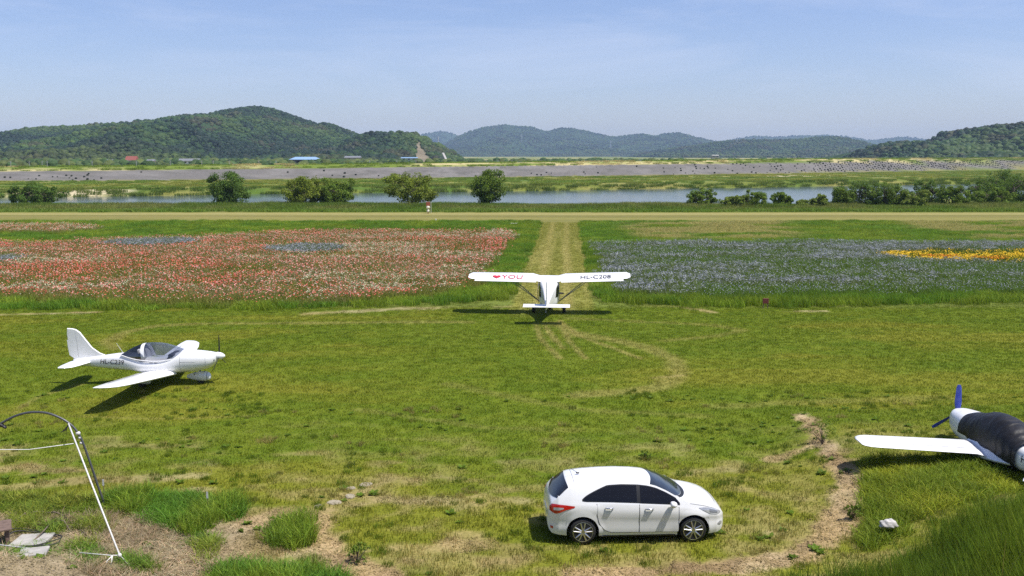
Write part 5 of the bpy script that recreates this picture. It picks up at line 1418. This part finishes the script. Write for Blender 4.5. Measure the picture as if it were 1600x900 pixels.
for s in (-1, 1):
    # doors, a hair proud of the body, with dark gaps round them
    for nm, ol in (('rear_door', [(-0.98, 0.74, 1.005), (-0.93, 0.52, 1.005), (-0.80, 0.37, 1.0), (-0.66, 0.31, 0.995), (0.015, 0.30, 0.965)]), ('front_door', [(0.035, 0.30, 0.915), (0.90, 0.295, 0.895), (0.945, 0.31, 0.885), (0.96, 0.55, 0.88), (0.935, 0.80, 0.875)])):
        if nm == 'front_door': ol = [(0.035, 0.30, 0.965), (0.93, 0.295, 0.915), (0.965, 0.32, 0.89)]
        d = side_patch(nm, ol, CAR_P, 0.005, s)
        hx = -0.80 if nm == 'rear_door' else 0.16
        hz_ = 0.905 if nm == 'rear_door' else 0.865
        hb2 = MB(); hb2.tube([(hx, s * (car_y(hx, hz_) + 0.012), hz_), (hx + 0.03, s * (car_y(hx, hz_) + 0.04), hz_ + .004), (hx + 0.17, s * (car_y(hx, hz_) + 0.04), hz_), (hx + 0.20, s * (car_y(hx, hz_) + 0.012), hz_)], [0.012, 0.017, 0.017, 0.012], 8)
        hb2.build('door_handle', CHROME, d, True)
    def on(x, z, o_=0.004): return (x, s * (car_y(x, z) + o_), z)
    b = MB()
    for pl in ([(0.025, z) for z in np.linspace(0.30, 0.97, 9)], [(0.975, z) for z in np.linspace(0.32, 0.895, 8)], [(-0.995, 1.0), (-0.99, 0.74), (-0.94, 0.52), (-0.81, 0.36), (-0.66, 0.30)], [(x, 0.292) for x in np.linspace(-0.66, 0.96, 10)]):
        b.tube([on(*q) for q in pl], 0.0045, 5)
    b.tube([on(x, 0.40 if False else zt_(x) - 0.075, 0.0) for x in np.linspace(1.25, 1.98, 12)], 0.004, 5)
    b.build('door_gap', SEAM, K)
    # side glass
    up = lambda x: zt_(x) - 0.105
    def gtop(x): return min(1.415 - 0.10 * ((x + 0.25) / 1.0) ** 2 * (1 if x < -0.25 else 0.35), up(x) - 0.015)
    GL = 0.012
    fr = [(-1.34, belt_(-1.34) + 0.035, belt_(-1.34) + 0.045)] + [(x, belt_(x) + 0.025, max(belt_(x) + 0.05, min(gtop(x), belt_(x) + 0.045 + 0.35 * ((x + 1.34) / 0.72) ** 0.75))) for x in np.linspace(-1.26, 0.02, 16)]
    fg = [(x, belt_(x) + 0.02, max(belt_(x) + 0.03, gtop(x))) for x in np.linspace(0.055, 0.90, 12)] + [(1.0, belt_(1.0) + 0.012, belt_(1.0) + 0.03)]
    side_patch('window_surround', [(q[0], q[1] - 0.018, q[2] + 0.016) for q in fr + fg], BLACK_PL, 0.004, s, 24)
    side_patch('rear_side_window', [(max(q[0], -1.31), q[1], q[2] - 0.004) for q in fr if q[0] > -1.05 or True][:-1] + [(-0.03, fr[-1][1], fr[-1][2])], DARK_GLASS, 0.008, s, 16)
    side_patch('front_side_window', fg, DARK_GLASS, 0.008, s, 16)
    # lamps
    side_patch('headlamp', [(1.46, 0.855, 0.862), (1.58, 0.785, 0.862), (1.72, 0.715, 0.845), (1.86, 0.675, 0.805), (1.965, 0.67, 0.755), (2.02, 0.69, 0.715)], CLEAR_LENS, 0.008, s, 12)
    side_patch('headlamp_bezel', [(1.72, 0.745, 0.82), (1.82, 0.715, 0.795), (1.93, 0.70, 0.75)], GREY_M, 0.012, s, 6)
    side_patch('tail_lamp', [(-2.11, 0.83, 0.92), (-2.06, 0.80, 0.985), (-1.97, 0.765, 0.99), (-1.86, 0.80, 0.985), (-1.72, 0.865, 0.975), (-1.52, 0.925, 0.955)], RED_LENS, 0.008, s, 12)
    side_patch('tail_lamp_inner', [(-2.02, 0.85, 0.91), (-1.90, 0.85, 0.92), (-1.78, 0.89, 0.915)], CLEAR_LENS, 0.011, s, 6)
    side_patch('fog_lamp', [(1.94, 0.42, 0.44), (2.0, 0.385, 0.475), (2.05, 0.39, 0.465), (2.075, 0.41, 0.43)], CLEAR_LENS, 0.008, s, 6)
    side_patch('rear_reflector', [(-2.09, 0.395, 0.45), (-2.03, 0.385, 0.45)], RED_LENS, 0.007, s, 4)
    # mirror
    mr = MB(); st = [(-0.06, 0.055, 0.05), (-0.03, 0.085, 0.075), (0.03, 0.09, 0.075), (0.08, 0.06, 0.05), (0.10, 0.02, 0.02)]
    mr.loft([[(0.80 + x, s * (0.985 + w * 1.25 * math.cos(t)), 1.0 + h * math.sin(t)) for t in np.arange(12) * PI / 6] for x, w, h in st]); mo = mr.build('door_mirror', CAR_P, K, True)
    MB().tube([(0.86, s * 0.84, 0.945), (0.84, s * 0.93, 0.975)], [0.03, 0.028], 8).build('mirror_stalk', BLACK_PL, mo, True)
    for wx_, nm in ((WR, 'rear'), (WF, 'front')):
        yw = s * 0.79; b = MB(); r_, w_ = WRAD, 0.20
        b.lathe([(r_ * 0.70, -w_ / 2), (r_ * 0.88, -w_ / 2), (r_ * 0.975, -w_ * 0.38), (r_, -w_ * 0.2), (r_, w_ * 0.2), (r_ * 0.975, w_ * 0.38), (r_ * 0.88, w_ / 2), (r_ * 0.70, w_ / 2)], 'y', 36, (wx_, yw, WRAD))
        ty = b.build('wheel', RUBBER, K, True, angle=45)
        rim = MB(); yo = yw + s * 0.085
        rim.lathe([(r_ * 0.68, -0.17 * s), (r_ * 0.73, -0.02 * s), (r_ * 0.765, 0.014 * s), (r_ * 0.72, 0.018 * s), (r_ * 0.67, -0.02 * s)], 'y', 36, (wx_, yo, WRAD))
        for k in range(5):
            for dlt in (-0.15, 0.15):
                a0_ = 2 * PI * k / 5 + 0.3; a1_ = a0_ + dlt
                p0 = Vector((wx_ + 0.045 * math.cos(a0_ + dlt * 2.0), yo + s * 0.004, WRAD + 0.045 * math.sin(a0_ + dlt * 2.0))); p1 = Vector((wx_ + r_ * 0.69 * math.cos(a1_ + dlt * .6), yo - s * 0.004, WRAD + r_ * 0.69 * math.sin(a1_ + dlt * .6)))
                rim.tube([p0, p0.lerp(p1, 0.5) + Vector((0, s * 0.008, 0)), p1], [0.026, 0.020, 0.026], 6)
        rim.lathe([(0.005, 0.02 * s), (0.05, 0.018 * s), (0.062, 0.0), (0.062, -0.05 * s)], 'y', 16, (wx_, yo, WRAD)).build('rim', ALLOY, ty, True, angle=40)
        MB().lathe([(0.01, -0.055 * s), (r_ * 0.68, -0.055 * s), (r_ * 0.68, -0.075 * s), (0.01, -0.075 * s)], 'y', 24, (wx_, yo, WRAD)).build('brake_disc', BLACK_PL, ty, True, angle=40)
top_patch('windscreen', lambda v: 1.16 - 0.22 * v * v, lambda v: 0.40 - 0.10 * v * v, lambda t: 0.80 - 0.10 * t, SHIELD_GLASS, 0.006)
top_patch('scuttle', lambda v: 1.25 - 0.24 * v * v, lambda v: 1.165 - 0.22 * v * v, lambda t: 0.78, BLACK_PL, 0.004, 4)
top_patch('rear_window', lambda v: -2.06 + 0.13 * v * v, lambda v: -1.68 + 0.03 * v * v, lambda t: 0.72 - 0.10 * t, DARK_GLASS, 0.007)
b = MB(); b.tube([(-1.50, y, top_z(-1.50, y) + 0.002) for y in np.linspace(-0.52, 0.52, 12)], 0.004, 5)
for s in (-1, 1): b.tube([(x, s * 0.545, top_z(x, 0.545) + 0.001) for x in np.linspace(-1.50, 0.25, 20)], 0.004, 5)
b.build('roof_seam', SEAM, K)
b = MB(); b.tube([(1.98 - 0.0 * abs(y), y, top_z(min(1.98, 1.98 - 0.16 * y * y), y)) if False else (1.97 - 0.22 * y * y, y, top_z(1.97 - 0.22 * y * y, y) + 0.001) for y in np.linspace(-0.62, 0.62, 16)], 0.004, 5); b.build('bonnet_gap', SEAM, K)
b = MB(); b.box((-1.36, 0.0, 1.485), (0.09, 0.05, 0.03), bev=0.012); b.tube([(-1.36, 0, 1.49), (-1.47, 0, 1.56), (-1.56, 0, 1.63)], [0.008, 0.006, 0.004], 6); b.build('roof_antenna', BLACK_PL, K)
b = MB(); b.box((2.125, 0, 0.44), (0.05, 0.72, 0.12), bev=0.015); b.build('front_grille', BLACK_PL, K)
b = MB(); b.box((-2.135, 0, 0.66), (0.03, 0.50, 0.12), bev=0.008); b.build('number_plate', WHITE_P, K)
for s in (-1, 1): MB().tube([(x, s * (car_y(x, 0.215) - 0.02), 0.205) for x in np.linspace(-0.9, 0.9, 8)], 0.03, 6).build('sill_trim', BLACK_PL, K)

# ------------------------------------------------------------------ small things
def gz(x, y): return float(land(np.array([float(x)]), np.array([float(y)]))[0])
STONE = pmat('pale_stone', (0.33, 0.285, 0.20), 0.9, var=0.10, scale=4, bump=0.4)
SLAB = pmat('concrete_slab', (0.42, 0.40, 0.36), 0.9, var=0.10, scale=5, bump=0.3)
ROPE_W = pmat('white_rope', (0.72, 0.71, 0.68), 0.8, var=0.08, scale=30, bump=0.3, bscale=90)
PIPE = pmat('dark_pipe', (0.10, 0.105, 0.11), 0.42, 0.3, var=0.10, scale=8)
WOOD = pmat('weathered_wood', (0.17, 0.115, 0.09), 0.85, var=0.12, scale=9, bump=0.4)
HOSE = pmat('black_hose', (0.035, 0.032, 0.03), 0.6, var=0.1)
TWIG = pmat('dry_twig', (0.20, 0.155, 0.11), 0.9, var=0.15)
CLOTH = pmat('pale_cloth', (0.50, 0.48, 0.46), 0.9, var=0.12, scale=10, bump=0.4)

def rock(name, label, x, y, sx, sy, h, seed, mat, group=None, cat='stone'):
    r = np.random.default_rng(seed); bm = bmesh.new(); bmesh.ops.create_icosphere(bm, subdivisions=2, radius=1.0)
    for v in bm.verts:
        d = v.co.normalized(); f = 0.85 + 0.3 * float(vnoise(np.array([d.x * 1.7 + seed]), np.array([d.y * 1.7 + d.z]), seed)[0])
        v.co = Vector((d.x * f * sx / 2, d.y * f * sy / 2, max(-0.6, min(0.55, d.z * f)) * h))
    me = bpy.data.meshes.new(name); bm.to_mesh(me); bm.free(); me.materials.append(mat)
    o = link(name, me, None, (x, y, gz(x, y) + h * 0.1), (0, 0, r.uniform(0, 3))); return tag(o, label, cat, group)
for i, (px, py, w, lab) in enumerate([(522, 785, 0.40, 'largest pale flat stone sunk in the lawn, whitest of the row'), (547, 776, 0.34, 'tan flat stone just right of the whitest stone'), (548, 764, 0.30, 'small flat stone above the tan one'),
                                      (572, 758, 0.40, 'tan flat stone at the far end of the stone row'), (497, 791, 0.26, 'dull flat stone left of the whitest stone')]):
    g = gp(px, py); rock('stepping_stone', lab, g[0], g[1], w, w * 0.8, 0.05, 900 + i, STONE, 'stones sunk in the lawn')

# slabs at lower left
for px, py, w, d, a, lab in [(50, 846, 0.78, 0.95, 0.15, 'pale concrete slab ringed by black hose'), (52, 874, 0.62, 0.62, 0.3, 'lower pale concrete slab nearest the picture corner')]:
    g = gp(px, py, 0.1); b = MB(); b.box((0, 0, 0.03), (w, d, 0.07), bev=0.012)
    o = b.build('concrete_slab', SLAB); o.location = (g[0], g[1], gz(g[0], g[1]) + 0.03); o.rotation_euler = (math.radians(-6), 0, a); tag(o, lab, 'slab', 'slabs on the bare earth')
# wooden pallet corner
g = gp(-22, 842, 0.25); PB = empty('wooden_bench', (g[0], g[1], gz(g[0], g[1])), math.radians(28)); tag(PB, 'weathered brown plank bench cut by the left edge', 'bench')
for k in range(4): MB().box((0, -0.27 + 0.18 * k, 0.42), (1.1, 0.165, 0.04), bev=0.006).build('plank', WOOD, PB)
for sx in (-0.45, 0.45):
    for sy in (-0.24, 0.24): MB().box((sx, sy, 0.18), (0.09, 0.09, 0.44), bev=0.006).build('leg', WOOD, PB)
    MB().box((sx, 0, 0.37), (0.07, 0.6, 0.06)).build('cross_beam', WOOD, PB)
# black hose loops
def ground_line(pts, lift): return [(q[0], q[1], gz(q[0], q[1]) + lift) for q in pts]
hp = []
for t in np.linspace(0.2, 2 * PI * 1.9, 70):
    px = 50 + 42 * math.cos(t) + 5 * math.sin(2.3 * t); py = 843 + 15 * math.sin(t) + 3 * math.sin(1.7 * t); g = gp(px, py, 0.12); hp.append((g[0], g[1]))
o = MB().tube([(x, y, gz(x, y) + 0.05 + 0.035 * (1 + math.sin(i * 0.35))) for i, (x, y) in enumerate(hp)], 0.017, 6).build('garden_hose', HOSE, None, True); tag(o, 'black hose lying in loops over the slab', 'hose')
# dry sticks
SG = 'dry sticks on the bare earth'
for i, (a, b_, lab) in enumerate([((18, 818), (45, 798), 'grey stick leaning up left of the weeds'), ((82, 808), (110, 832), 'dark bent stick right of the weeds'), ((52, 848), (78, 820), 'thin stick crossing the ringed slab'), ((60, 802), (100, 806), 'pale stick along the top of the litter'), ((30, 806), (70, 800), 'pale grey branch on the litter heap')]):
    p0, p1 = gp(*a, 0.12), gp(*b_, 0.12); mid = (p0 + p1) / 2 + np.array([0.06, 0.05, 0])
    o = MB().tube([(q[0], q[1], gz(q[0], q[1]) + lz) for q, lz in ((p0, 0.08), (mid, 0.16), (p1, 0.12))], [0.022, 0.018, 0.010], 6).build('dry_stick', TWIG, None, True); tag(o, lab, 'stick', SG)

# bent pipe hoop with ropes
PY = 24.35
bx_ = gp(163, 786)[0]; HP = empty('pipe_hoop', (bx_, PY, gz(bx_, PY))); tag(HP, 'dark bent pipe hoop standing at the left edge', 'pipe hoop')
def at_pix(px, py, Y):
    a = (px - 800) / FPX; b_ = (450 - py) / FPX; dy = math.cos(PITCH) + b_ * math.sin(PITCH); dz = -math.sin(PITCH) + b_ * math.cos(PITCH); t = Y / dy
    return Vector((a * t, Y, CAM_H + dz * t))
hoop_px = [(163, 786), (155, 765), (146, 738), (137, 712), (128, 688), (118, 671), (106, 660), (92, 652), (76, 646), (60, 644), (42, 645), (24, 650), (8, 658), (-8, 668), (-24, 684), (-40, 712), (-52, 745), (-60, 790), (-66, 850)]
base = Vector(HP.location)
hv = [at_pix(px, py, PY) - base for px, py in hoop_px]
hv = [Vector(q) for q in smooth_st([tuple(v) for v in hv], 3)]
hv[0].z = -0.2; hv[-1].z = -0.2
MB().tube(hv, 0.030, 10).build('pipe', PIPE, HP, True)
MB().lathe([(0.036, -0.05), (0.05, -0.03), (0.05, 0.03), (0.036, 0.05)], 'x', 10, tuple(at_pix(122, 677, PY) - base)).build('tape_band', ROPE_W, HP, True)
for px, py in ((125, 684), (127, 692)):
    q = at_pix(px, py, PY) - base; MB().lathe([(0.034, -0.03), (0.042, 0), (0.034, 0.03)], 'z', 10, tuple(q)).build('tape_band', ROPE_W, HP, True)
b = MB(); q = at_pix(2, 664, PY) - base; b.box(q, (0.16, 0.10, 0.10), Matrix.Rotation(0.5, 3, 'Y'), bev=0.03); b.box(q + Vector((0.08, 0, -0.05)), (0.12, 0.09, 0.08), Matrix.Rotation(0.7, 3, 'Y'), bev=0.025); b.build('clamp', BLACK_PL, HP)
b = MB(); q = at_pix(107, 664, PY) - base
for k in range(5): b.tube([q, q + Vector((-0.05 - 0.03 * k, -0.02, -0.10 - 0.02 * k)), q + Vector((-0.06 - 0.045 * k, -0.02, -0.26 + 0.02 * k))], [0.012, 0.009, 0.004], 5)
b.build('string_tuft', HOSE, HP)
top = at_pix(107, 662, PY - 0.03); peg = gp(187, 868, 0.25); peg = Vector((peg[0], peg[1], max(0.22, gz(peg[0], peg[1]) + 0.2)))
o = MB().tube([top, top.lerp(peg, 0.5) - Vector((0, 0, 0.02)), peg], 0.020, 8).build('guy_rope', ROPE_W, None, True); tag(o, 'thick white guy rope stretched from the hoop to a peg', 'rope')
PG = empty('rope_peg', (peg.x, peg.y, gz(peg.x, peg.y))); tag(PG, 'knotted white rope peg at the lower end of the guy rope', 'rope peg')
pz = peg.z - gz(peg.x, peg.y)
MB().lathe([(0.02, pz - 0.05), (0.045, pz - 0.02), (0.045, pz + 0.02), (0.02, pz + 0.05)], 'z', 8, (0, 0, 0)).build('knot', ROPE_W, PG, True)
MB().tube([(-0.16, -0.02, pz), (-0.17, -0.14, -0.1)], 0.016, 6).build('stake', ROPE_W, PG, True)
MB().tube([(-0.16, -0.02, pz), (-0.24, -0.10, pz * 0.6), (-0.30, -0.16, -0.05)], 0.012, 6).tube([(-0.02, 0, pz), (-0.18, -0.02, pz + 0.005), (-0.95, 0.10, pz + 0.02)], 0.012, 6).tube([(0.03, -0.02, pz), (0.30, -0.20, 0.02)], 0.006, 5).build('loose_cord', ROPE_W, PG, True)
e0 = at_pix(115, 693, PY - 0.05); e1 = at_pix(-60, 702, PY - 0.4)
o = MB().tube([e0, e0.lerp(e1, 0.4) - Vector((0, 0, 0.10)), e0.lerp(e1, 0.75) - Vector((0, 0, 0.05)), e1], 0.012, 6).build('slack_cord', ROPE_W, None, True); tag(o, 'thin pale cord hanging from the hoop to the left edge', 'rope')
o = MB().tube([gp(-40, 847, 0.3), gp(14, 853, 0.3), gp(60, 858, 0.2)], 0.014, 6).build('grey_cord', pmat('grey_cord_fibre', (0.45, 0.45, 0.47), 0.8), None, True); tag(o, 'grey cord running over the hose by the bench', 'rope')

# tagged stakes
for px, py, h, lab in [(325, 800, 0.50, 'thin stake with white tag in the tall grass clump'), (163, 782, 0.55, 'thin stake with white tag beside the hoop foot')]:
    g = gp(px, py); t = empty('marker_stake', (g[0], g[1], gz(g[0], g[1]))); tag(t, lab, 'stake', 'tagged stakes')
    MB().tube([(0, 0, -0.1), (0.01, 0, h)], 0.012, 6).build('stake', TWIG, t); MB().box((0.0, -0.012, h * 0.9), (0.05, 0.008, 0.18), bev=0.003).build('tag', ROPE_W, t)
# crumpled cloth
g = gp(1387, 836, 0.2); bm = bmesh.new(); bmesh.ops.create_icosphere(bm, subdivisions=4, radius=1.0)
for v in bm.verts:
    d = v.co.normalized(); q = 0.75 + 0.45 * float(fbm(np.array([d.x * 2.6 + 3]), np.array([d.y * 2.6 + d.z * 1.8]), 77, 3)[0]) + 0.10 * math.sin(9 * d.x + 5 * d.z) * (1 - d.z * 0.5)
    v.co = Vector((d.x * q * 0.22, d.y * q * 0.14, (d.z * q * 0.15) * (1 if d.z > 0 else 0.4)))
me = bpy.data.meshes.new('crumpled_cloth'); bm.to_mesh(me); bm.free(); me.materials.append(CLOTH); me.polygons.foreach_set('use_smooth', [True] * len(me.polygons))
tag(link('crumpled_cloth', me, None, (g[0], g[1], gz(g[0], g[1]) + 0.28)), 'crumpled pale grey cloth lying in the grass right of the car', 'cloth')

# tall weed beside the bare track
def weed(px, py, h, lab, seed, nm='tall_weed'):
    r = np.random.default_rng(seed); g = gp(px, py); t = empty(nm, (g[0], g[1], gz(g[0], g[1]))); tag(t, lab, 'weed')
    C = np.array([(r.normal() * h * 0.28, r.normal() * h * 0.28, h * r.uniform(0.15, 0.95)) for i in range(22)]); link('leaves', leaves(C, np.full(22, h * 0.12), 20, 0.03, r, 'leaves', LEAF['mid']), t)
    b = MB()
    for c in C[:9]: b.tube([(0, 0, 0), Vector(c) * 0.55 + Vector((0, 0, 0.05)), Vector(c)], [0.012, 0.009, 0.005], 5, False)
    b.build('stems', BARK, t)
weed(1285, 708, 0.75, 'dark leafy weed growing on the bare track near the wing', 950)
weed(1332, 818, 0.40, 'small weed on the bare track above the cloth', 951)
weed(1010, 718, 0.25, 'low leafy weed in the lawn behind the car bonnet', 952)
weed(558, 880, 0.45, 'upright weed beside the tan trail at the bottom', 953)

# by the road: figure-like sign post, markers, box, small board in the field edge
SIGN_R = pmat('red_brown_paint', (0.36, 0.10, 0.05), 0.6); SIGN_W = pmat('cream_paint', (0.78, 0.74, 0.60), 0.6)
Yq = 152.0; xq = at_y(669, Yq); S = empty('road_marker_post', (xq, Yq, gz(xq, Yq))); tag(S, 'red brown and cream marker post by the far road', 'marker post')
MB().box((0, 0, 0.85), (0.14, 0.14, 1.9), bev=0.02).build('post', SIGN_R, S); MB().box((0, -0.05, 1.55), (0.60, 0.08, 0.60), bev=0.02).build('board', SIGN_R, S)
MB().lathe([(0.02, 0.78), (0.22, 0.80), (0.30, 1.0), (0.22, 1.2), (0.02, 1.22)], 'z', 12, (0, -0.1, 0)).build('cream_block', SIGN_W, S); MB().lathe([(0.02, 0.25), (0.17, 0.27), (0.22, 0.45), (0.16, 0.68), (0.02, 0.7)], 'z', 12, (0, -0.1, 0)).build('cream_block', SIGN_W, S)
xq = at_y(673.5, 152.5); o = MB().tube([(xq, 152.5, -0.1), (xq, 152.5, 1.9)], 0.045, 6).build('thin_pole', pmat('pale_pole', (0.6, 0.58, 0.5), 0.6)); tag(o, 'thin pale pole next to the marker post', 'pole')
xq = at_y(681, 131); o = MB().box((xq, 131, 0.28), (0.20, 0.14, 0.56), bev=0.02).build('white_marker', SIGN_W); tag(o, 'small white marker at the near side of the road', 'marker')
xq = at_y(803, 126.5); T = empty('white_box', (xq, 126.5, gz(xq, 126.5)), 0.2); tag(T, 'low white box beside the lane at the road end', 'box'); MB().box((0, 0, 0.13), (0.85, 0.55, 0.26), bev=0.02).build('box_body', SIGN_W, T); MB().box((0, 0, 0.28), (0.92, 0.62, 0.05), bev=0.01).build('lid', SIGN_W, T)
g = gp(1196, 482); T = empty('small_board', (g[0], g[1], 0)); tag(T, 'small dark red board on legs at the cornflower field edge', 'board'); MB().box((0, 0, 0.46), (0.36, 0.05, 0.32), bev=0.01).build('panel', pmat('dark_red_paint', (0.16, 0.035, 0.03), 0.7), T)
for s in (-0.14, 0.14): MB().box((s, 0.02, 0.15), (0.05, 0.05, 0.4)).build('leg', WOOD, T)

# ------------------------------------------------------------------ village behind the levee
ROOF_B = pmat('blue_metal_roof', (0.30, 0.46, 0.66), 0.4, 0.2, var=0.06); ROOF_R = pmat('red_tile_roof', (0.26, 0.075, 0.055), 0.8, var=0.1); ROOF_G = pmat('grey_roof', (0.18, 0.19, 0.21), 0.7, var=0.08); WALL_W = pmat('white_wall', (0.70, 0.69, 0.66), 0.85, var=0.06); WALL_T = pmat('tan_wall', (0.44, 0.37, 0.28), 0.85, var=0.06); WALL_D = pmat('dark_wall', (0.10, 0.10, 0.11), 0.8)
def house(name, label, px, Y, z0, L, W, h, rh, roof, wall, group=None, rz=0.0, hip=False, nwin=3, cat='house'):
    x = at_y(px, Y); t = empty(name, (x, Y, z0), rz); tag(t, label, cat, group)
    MB().box((0, 0, h / 2 - 1.5), (L, W, h + 3)).build('wall', wall, t)
    e = 0.5; k = L / 2 - (W * 0.35 if hip else 0)
    b = MB(); b.add([(-L / 2 - e, -W / 2 - e, h - 0.05), (L / 2 + e, -W / 2 - e, h - 0.05), (L / 2 + e, W / 2 + e, h - 0.05), (-L / 2 - e, W / 2 + e, h - 0.05), (-k - (0 if hip else e), 0, h + rh), (k + (0 if hip else e), 0, h + rh)], [(0, 1, 5, 4), (2, 3, 4, 5), (1, 2, 5), (3, 0, 4), (3, 2, 1, 0)]); b.build('roof', roof, t)
    for i in range(nwin):
        wx_ = -L / 2 + L * (i + 0.5) / nwin; MB().box((wx_, -W / 2 - 0.03, h * 0.55), (min(1.6, L / nwin * 0.5), 0.10, h * 0.38)).build('window', DARK_GLASS, t)
    return t
zl = 1.2
house('long_shed', 'long low shed with pale blue metal roof behind the levee', 478, 640, 3.6, 19.5, 9, 2.6, 1.7, ROOF_B, WALL_D, nwin=5, cat='shed', hip=True)
house('farm_house', 'house with red tiled roof and white gable at the foot of the hill', 207, 640, 2.6, 6.2, 6, 3.2, 2.6, ROOF_R, WALL_W)
house('farm_house', 'grey roofed low house left of the red roofed house', 190, 630, 2.2, 7.5, 5, 2.3, 1.4, ROOF_G, WALL_W, rz=0.15)
house('farm_house', 'dark roofed house at the left end of the house group', 169, 640, 2.2, 7.0, 5, 2.4, 1.6, ROOF_G, WALL_W, rz=-0.1)
house('farm_house', 'white walled low house alone, right of the house group', 292, 660, 3.0, 8.5, 5, 2.3, 1.4, ROOF_G, WALL_W)
house('farm_house', 'small dark roofed hut right of the lone white house', 306, 690, 2.6, 6, 5, 2.4, 1.6, ROOF_G, WALL_T, nwin=2)
house('farm_house', 'brown wall shed between red roofed house and lone white house', 237, 660, 2.2, 4.5, 4, 3.0, 1.0, ROOF_G, WALL_T, nwin=1)
house('barn', 'olive walled barn right of the blue roofed shed', 552, 720, 4.2, 11, 8, 3.0, 1.2, ROOF_G, WALL_T, nwin=2, cat='barn')
house('barn', 'white flat building right of the olive barn', 640, 760, 4.6, 12, 8, 2.2, 0.6, ROOF_B, WALL_W, nwin=3, cat='barn')
house('apartment_block', 'pale distant block below the hazy ridge', 1117, 1500, 4, 10, 10, 4.5, 0.5, WALL_W, WALL_T, nwin=2, cat='building')
# pale chute on the bare scar
o = MB().loft([[(at_y(698, 1010) - 1.1, 1010, 3.6), (at_y(698, 1010) + 1.1, 1010, 3.6), (at_y(698, 1010) + 1.1, 1013, 1), (at_y(698, 1010) - 1.1, 1013, 1)], [(at_y(693, 1040) - 1.4, 1040, 11.5), (at_y(693, 1040) + 0.6, 1040, 11.5), (at_y(693, 1040) + 0.6, 1043, 8), (at_y(693, 1040) - 1.4, 1043, 8)]]).build('concrete_chute', SLAB); tag(o, 'pale concrete chute at the end of the scarred knob', 'chute')
# utility poles along the levee road
POLE_M = pmat('concrete_pole', (0.42, 0.41, 0.40), 0.85)
pole_b = MB().tube([(0, 0, -1), (0, 0, 5.6)], [0.13, 0.09], 6); pole_o = pole_b.build('post', POLE_M); pole_me = pole_o.data; bpy.data.objects.remove(pole_o)
arm_me = MB().box((0, 0, 5.3), (1.3, 0.10, 0.10)).box((0, 0, 4.8), (1.0, 0.10, 0.10)).build('cross_arm', POLE_M); am = arm_me.data; bpy.data.objects.remove(arm_me)
for px in (18, 47, 67, 75, 109, 145, 214, 267, 316, 334, 359, 405, 432, 578, 620, 650, 760, 778, 800, 860, 886, 915, 947, 968, 1000, 1022):
    x = at_y(px, 400); Yp = float(levee_foot(np.array([at_y(px, 430)]))[0]) + 110; x = at_y(px, Yp)
    t = empty('utility_pole', (x, Yp, gz(x, Yp))); tag(t, 'thin concrete utility pole in the row behind the levee', 'utility pole', 'utility poles along the levee'); link('post', pole_me, t); link('cross_arm', am, t)
# power pylons on the hills
PYL = pmat('galvanised_steel', (0.62, 0.63, 0.64), 0.5, 0.3)
def pylon(px, Y, h, zb, lab):
    x = at_y(px, Y); t = empty('power_pylon', (x, Y, zb)); tag(t, lab, 'pylon', 'pylons on the far ridges')
    w0, w1 = h * 0.09, h * 0.018; b = MB()
    for sx in (-1, 1):
        for sy in (-1, 1): b.tube([(sx * w0, sy * w0, -4), (sx * w1, sy * w1, h)], 0.35, 5)
    b.build('legs', PYL, t); b = MB()
    for k in range(8):
        z0, z1 = h * k / 8, h * (k + 1) / 8; q0 = w0 + (w1 - w0) * k / 8; q1 = w0 + (w1 - w0) * (k + 1) / 8
        for sy in (-1, 1): b.tube([(-q0, sy * q0, z0), (q1, sy * q1, z1)], 0.25, 4); b.tube([(q0, sy * q0, z0), (-q1, sy * q1, z1)], 0.25, 4)
    b.build('bracing', PYL, t)
    for f in (0.72, 0.84, 0.95): MB().tube([(-h * 0.13, 0, h * f), (0, 0, h * f + 0.8), (h * 0.13, 0, h * f)], 0.3, 4).build('cross_arm', PYL, t)
def zpix(py, Y): return CAM_H + (242 - py) * Y / FPX
pylon(815, 5200, 42, zpix(222, 5200), 'pylon nearest the hazy ridge summit'); pylon(954, 4900, 42, zpix(233, 4900), 'pylon lower down the right part of the hazy ridge'); pylon(685, 1420, 9, zpix(224, 1420), 'small mast on the scarred knob'); pylon(1151, 3500, 15, zpix(221, 3500), 'mast on the low wooded rise')

# ------------------------------------------------------------------ haze
m, n, l, o = new_mat('thin_haze')
v = n.new('ShaderNodeVolumePrincipled'); v.inputs['Color'].default_value = (0.55, 0.74, 1.0, 1); v.inputs['Density'].default_value = 0.000085; v.inputs['Anisotropy'].default_value = 0.0
l.new(v.outputs[0], o.inputs['Volume'])
hb = MB().box((0, 0, 118.5), (18600, 18600, 245)).build('haze', m); tag(hb, 'thin blue haze over the whole plain', kind='stuff')
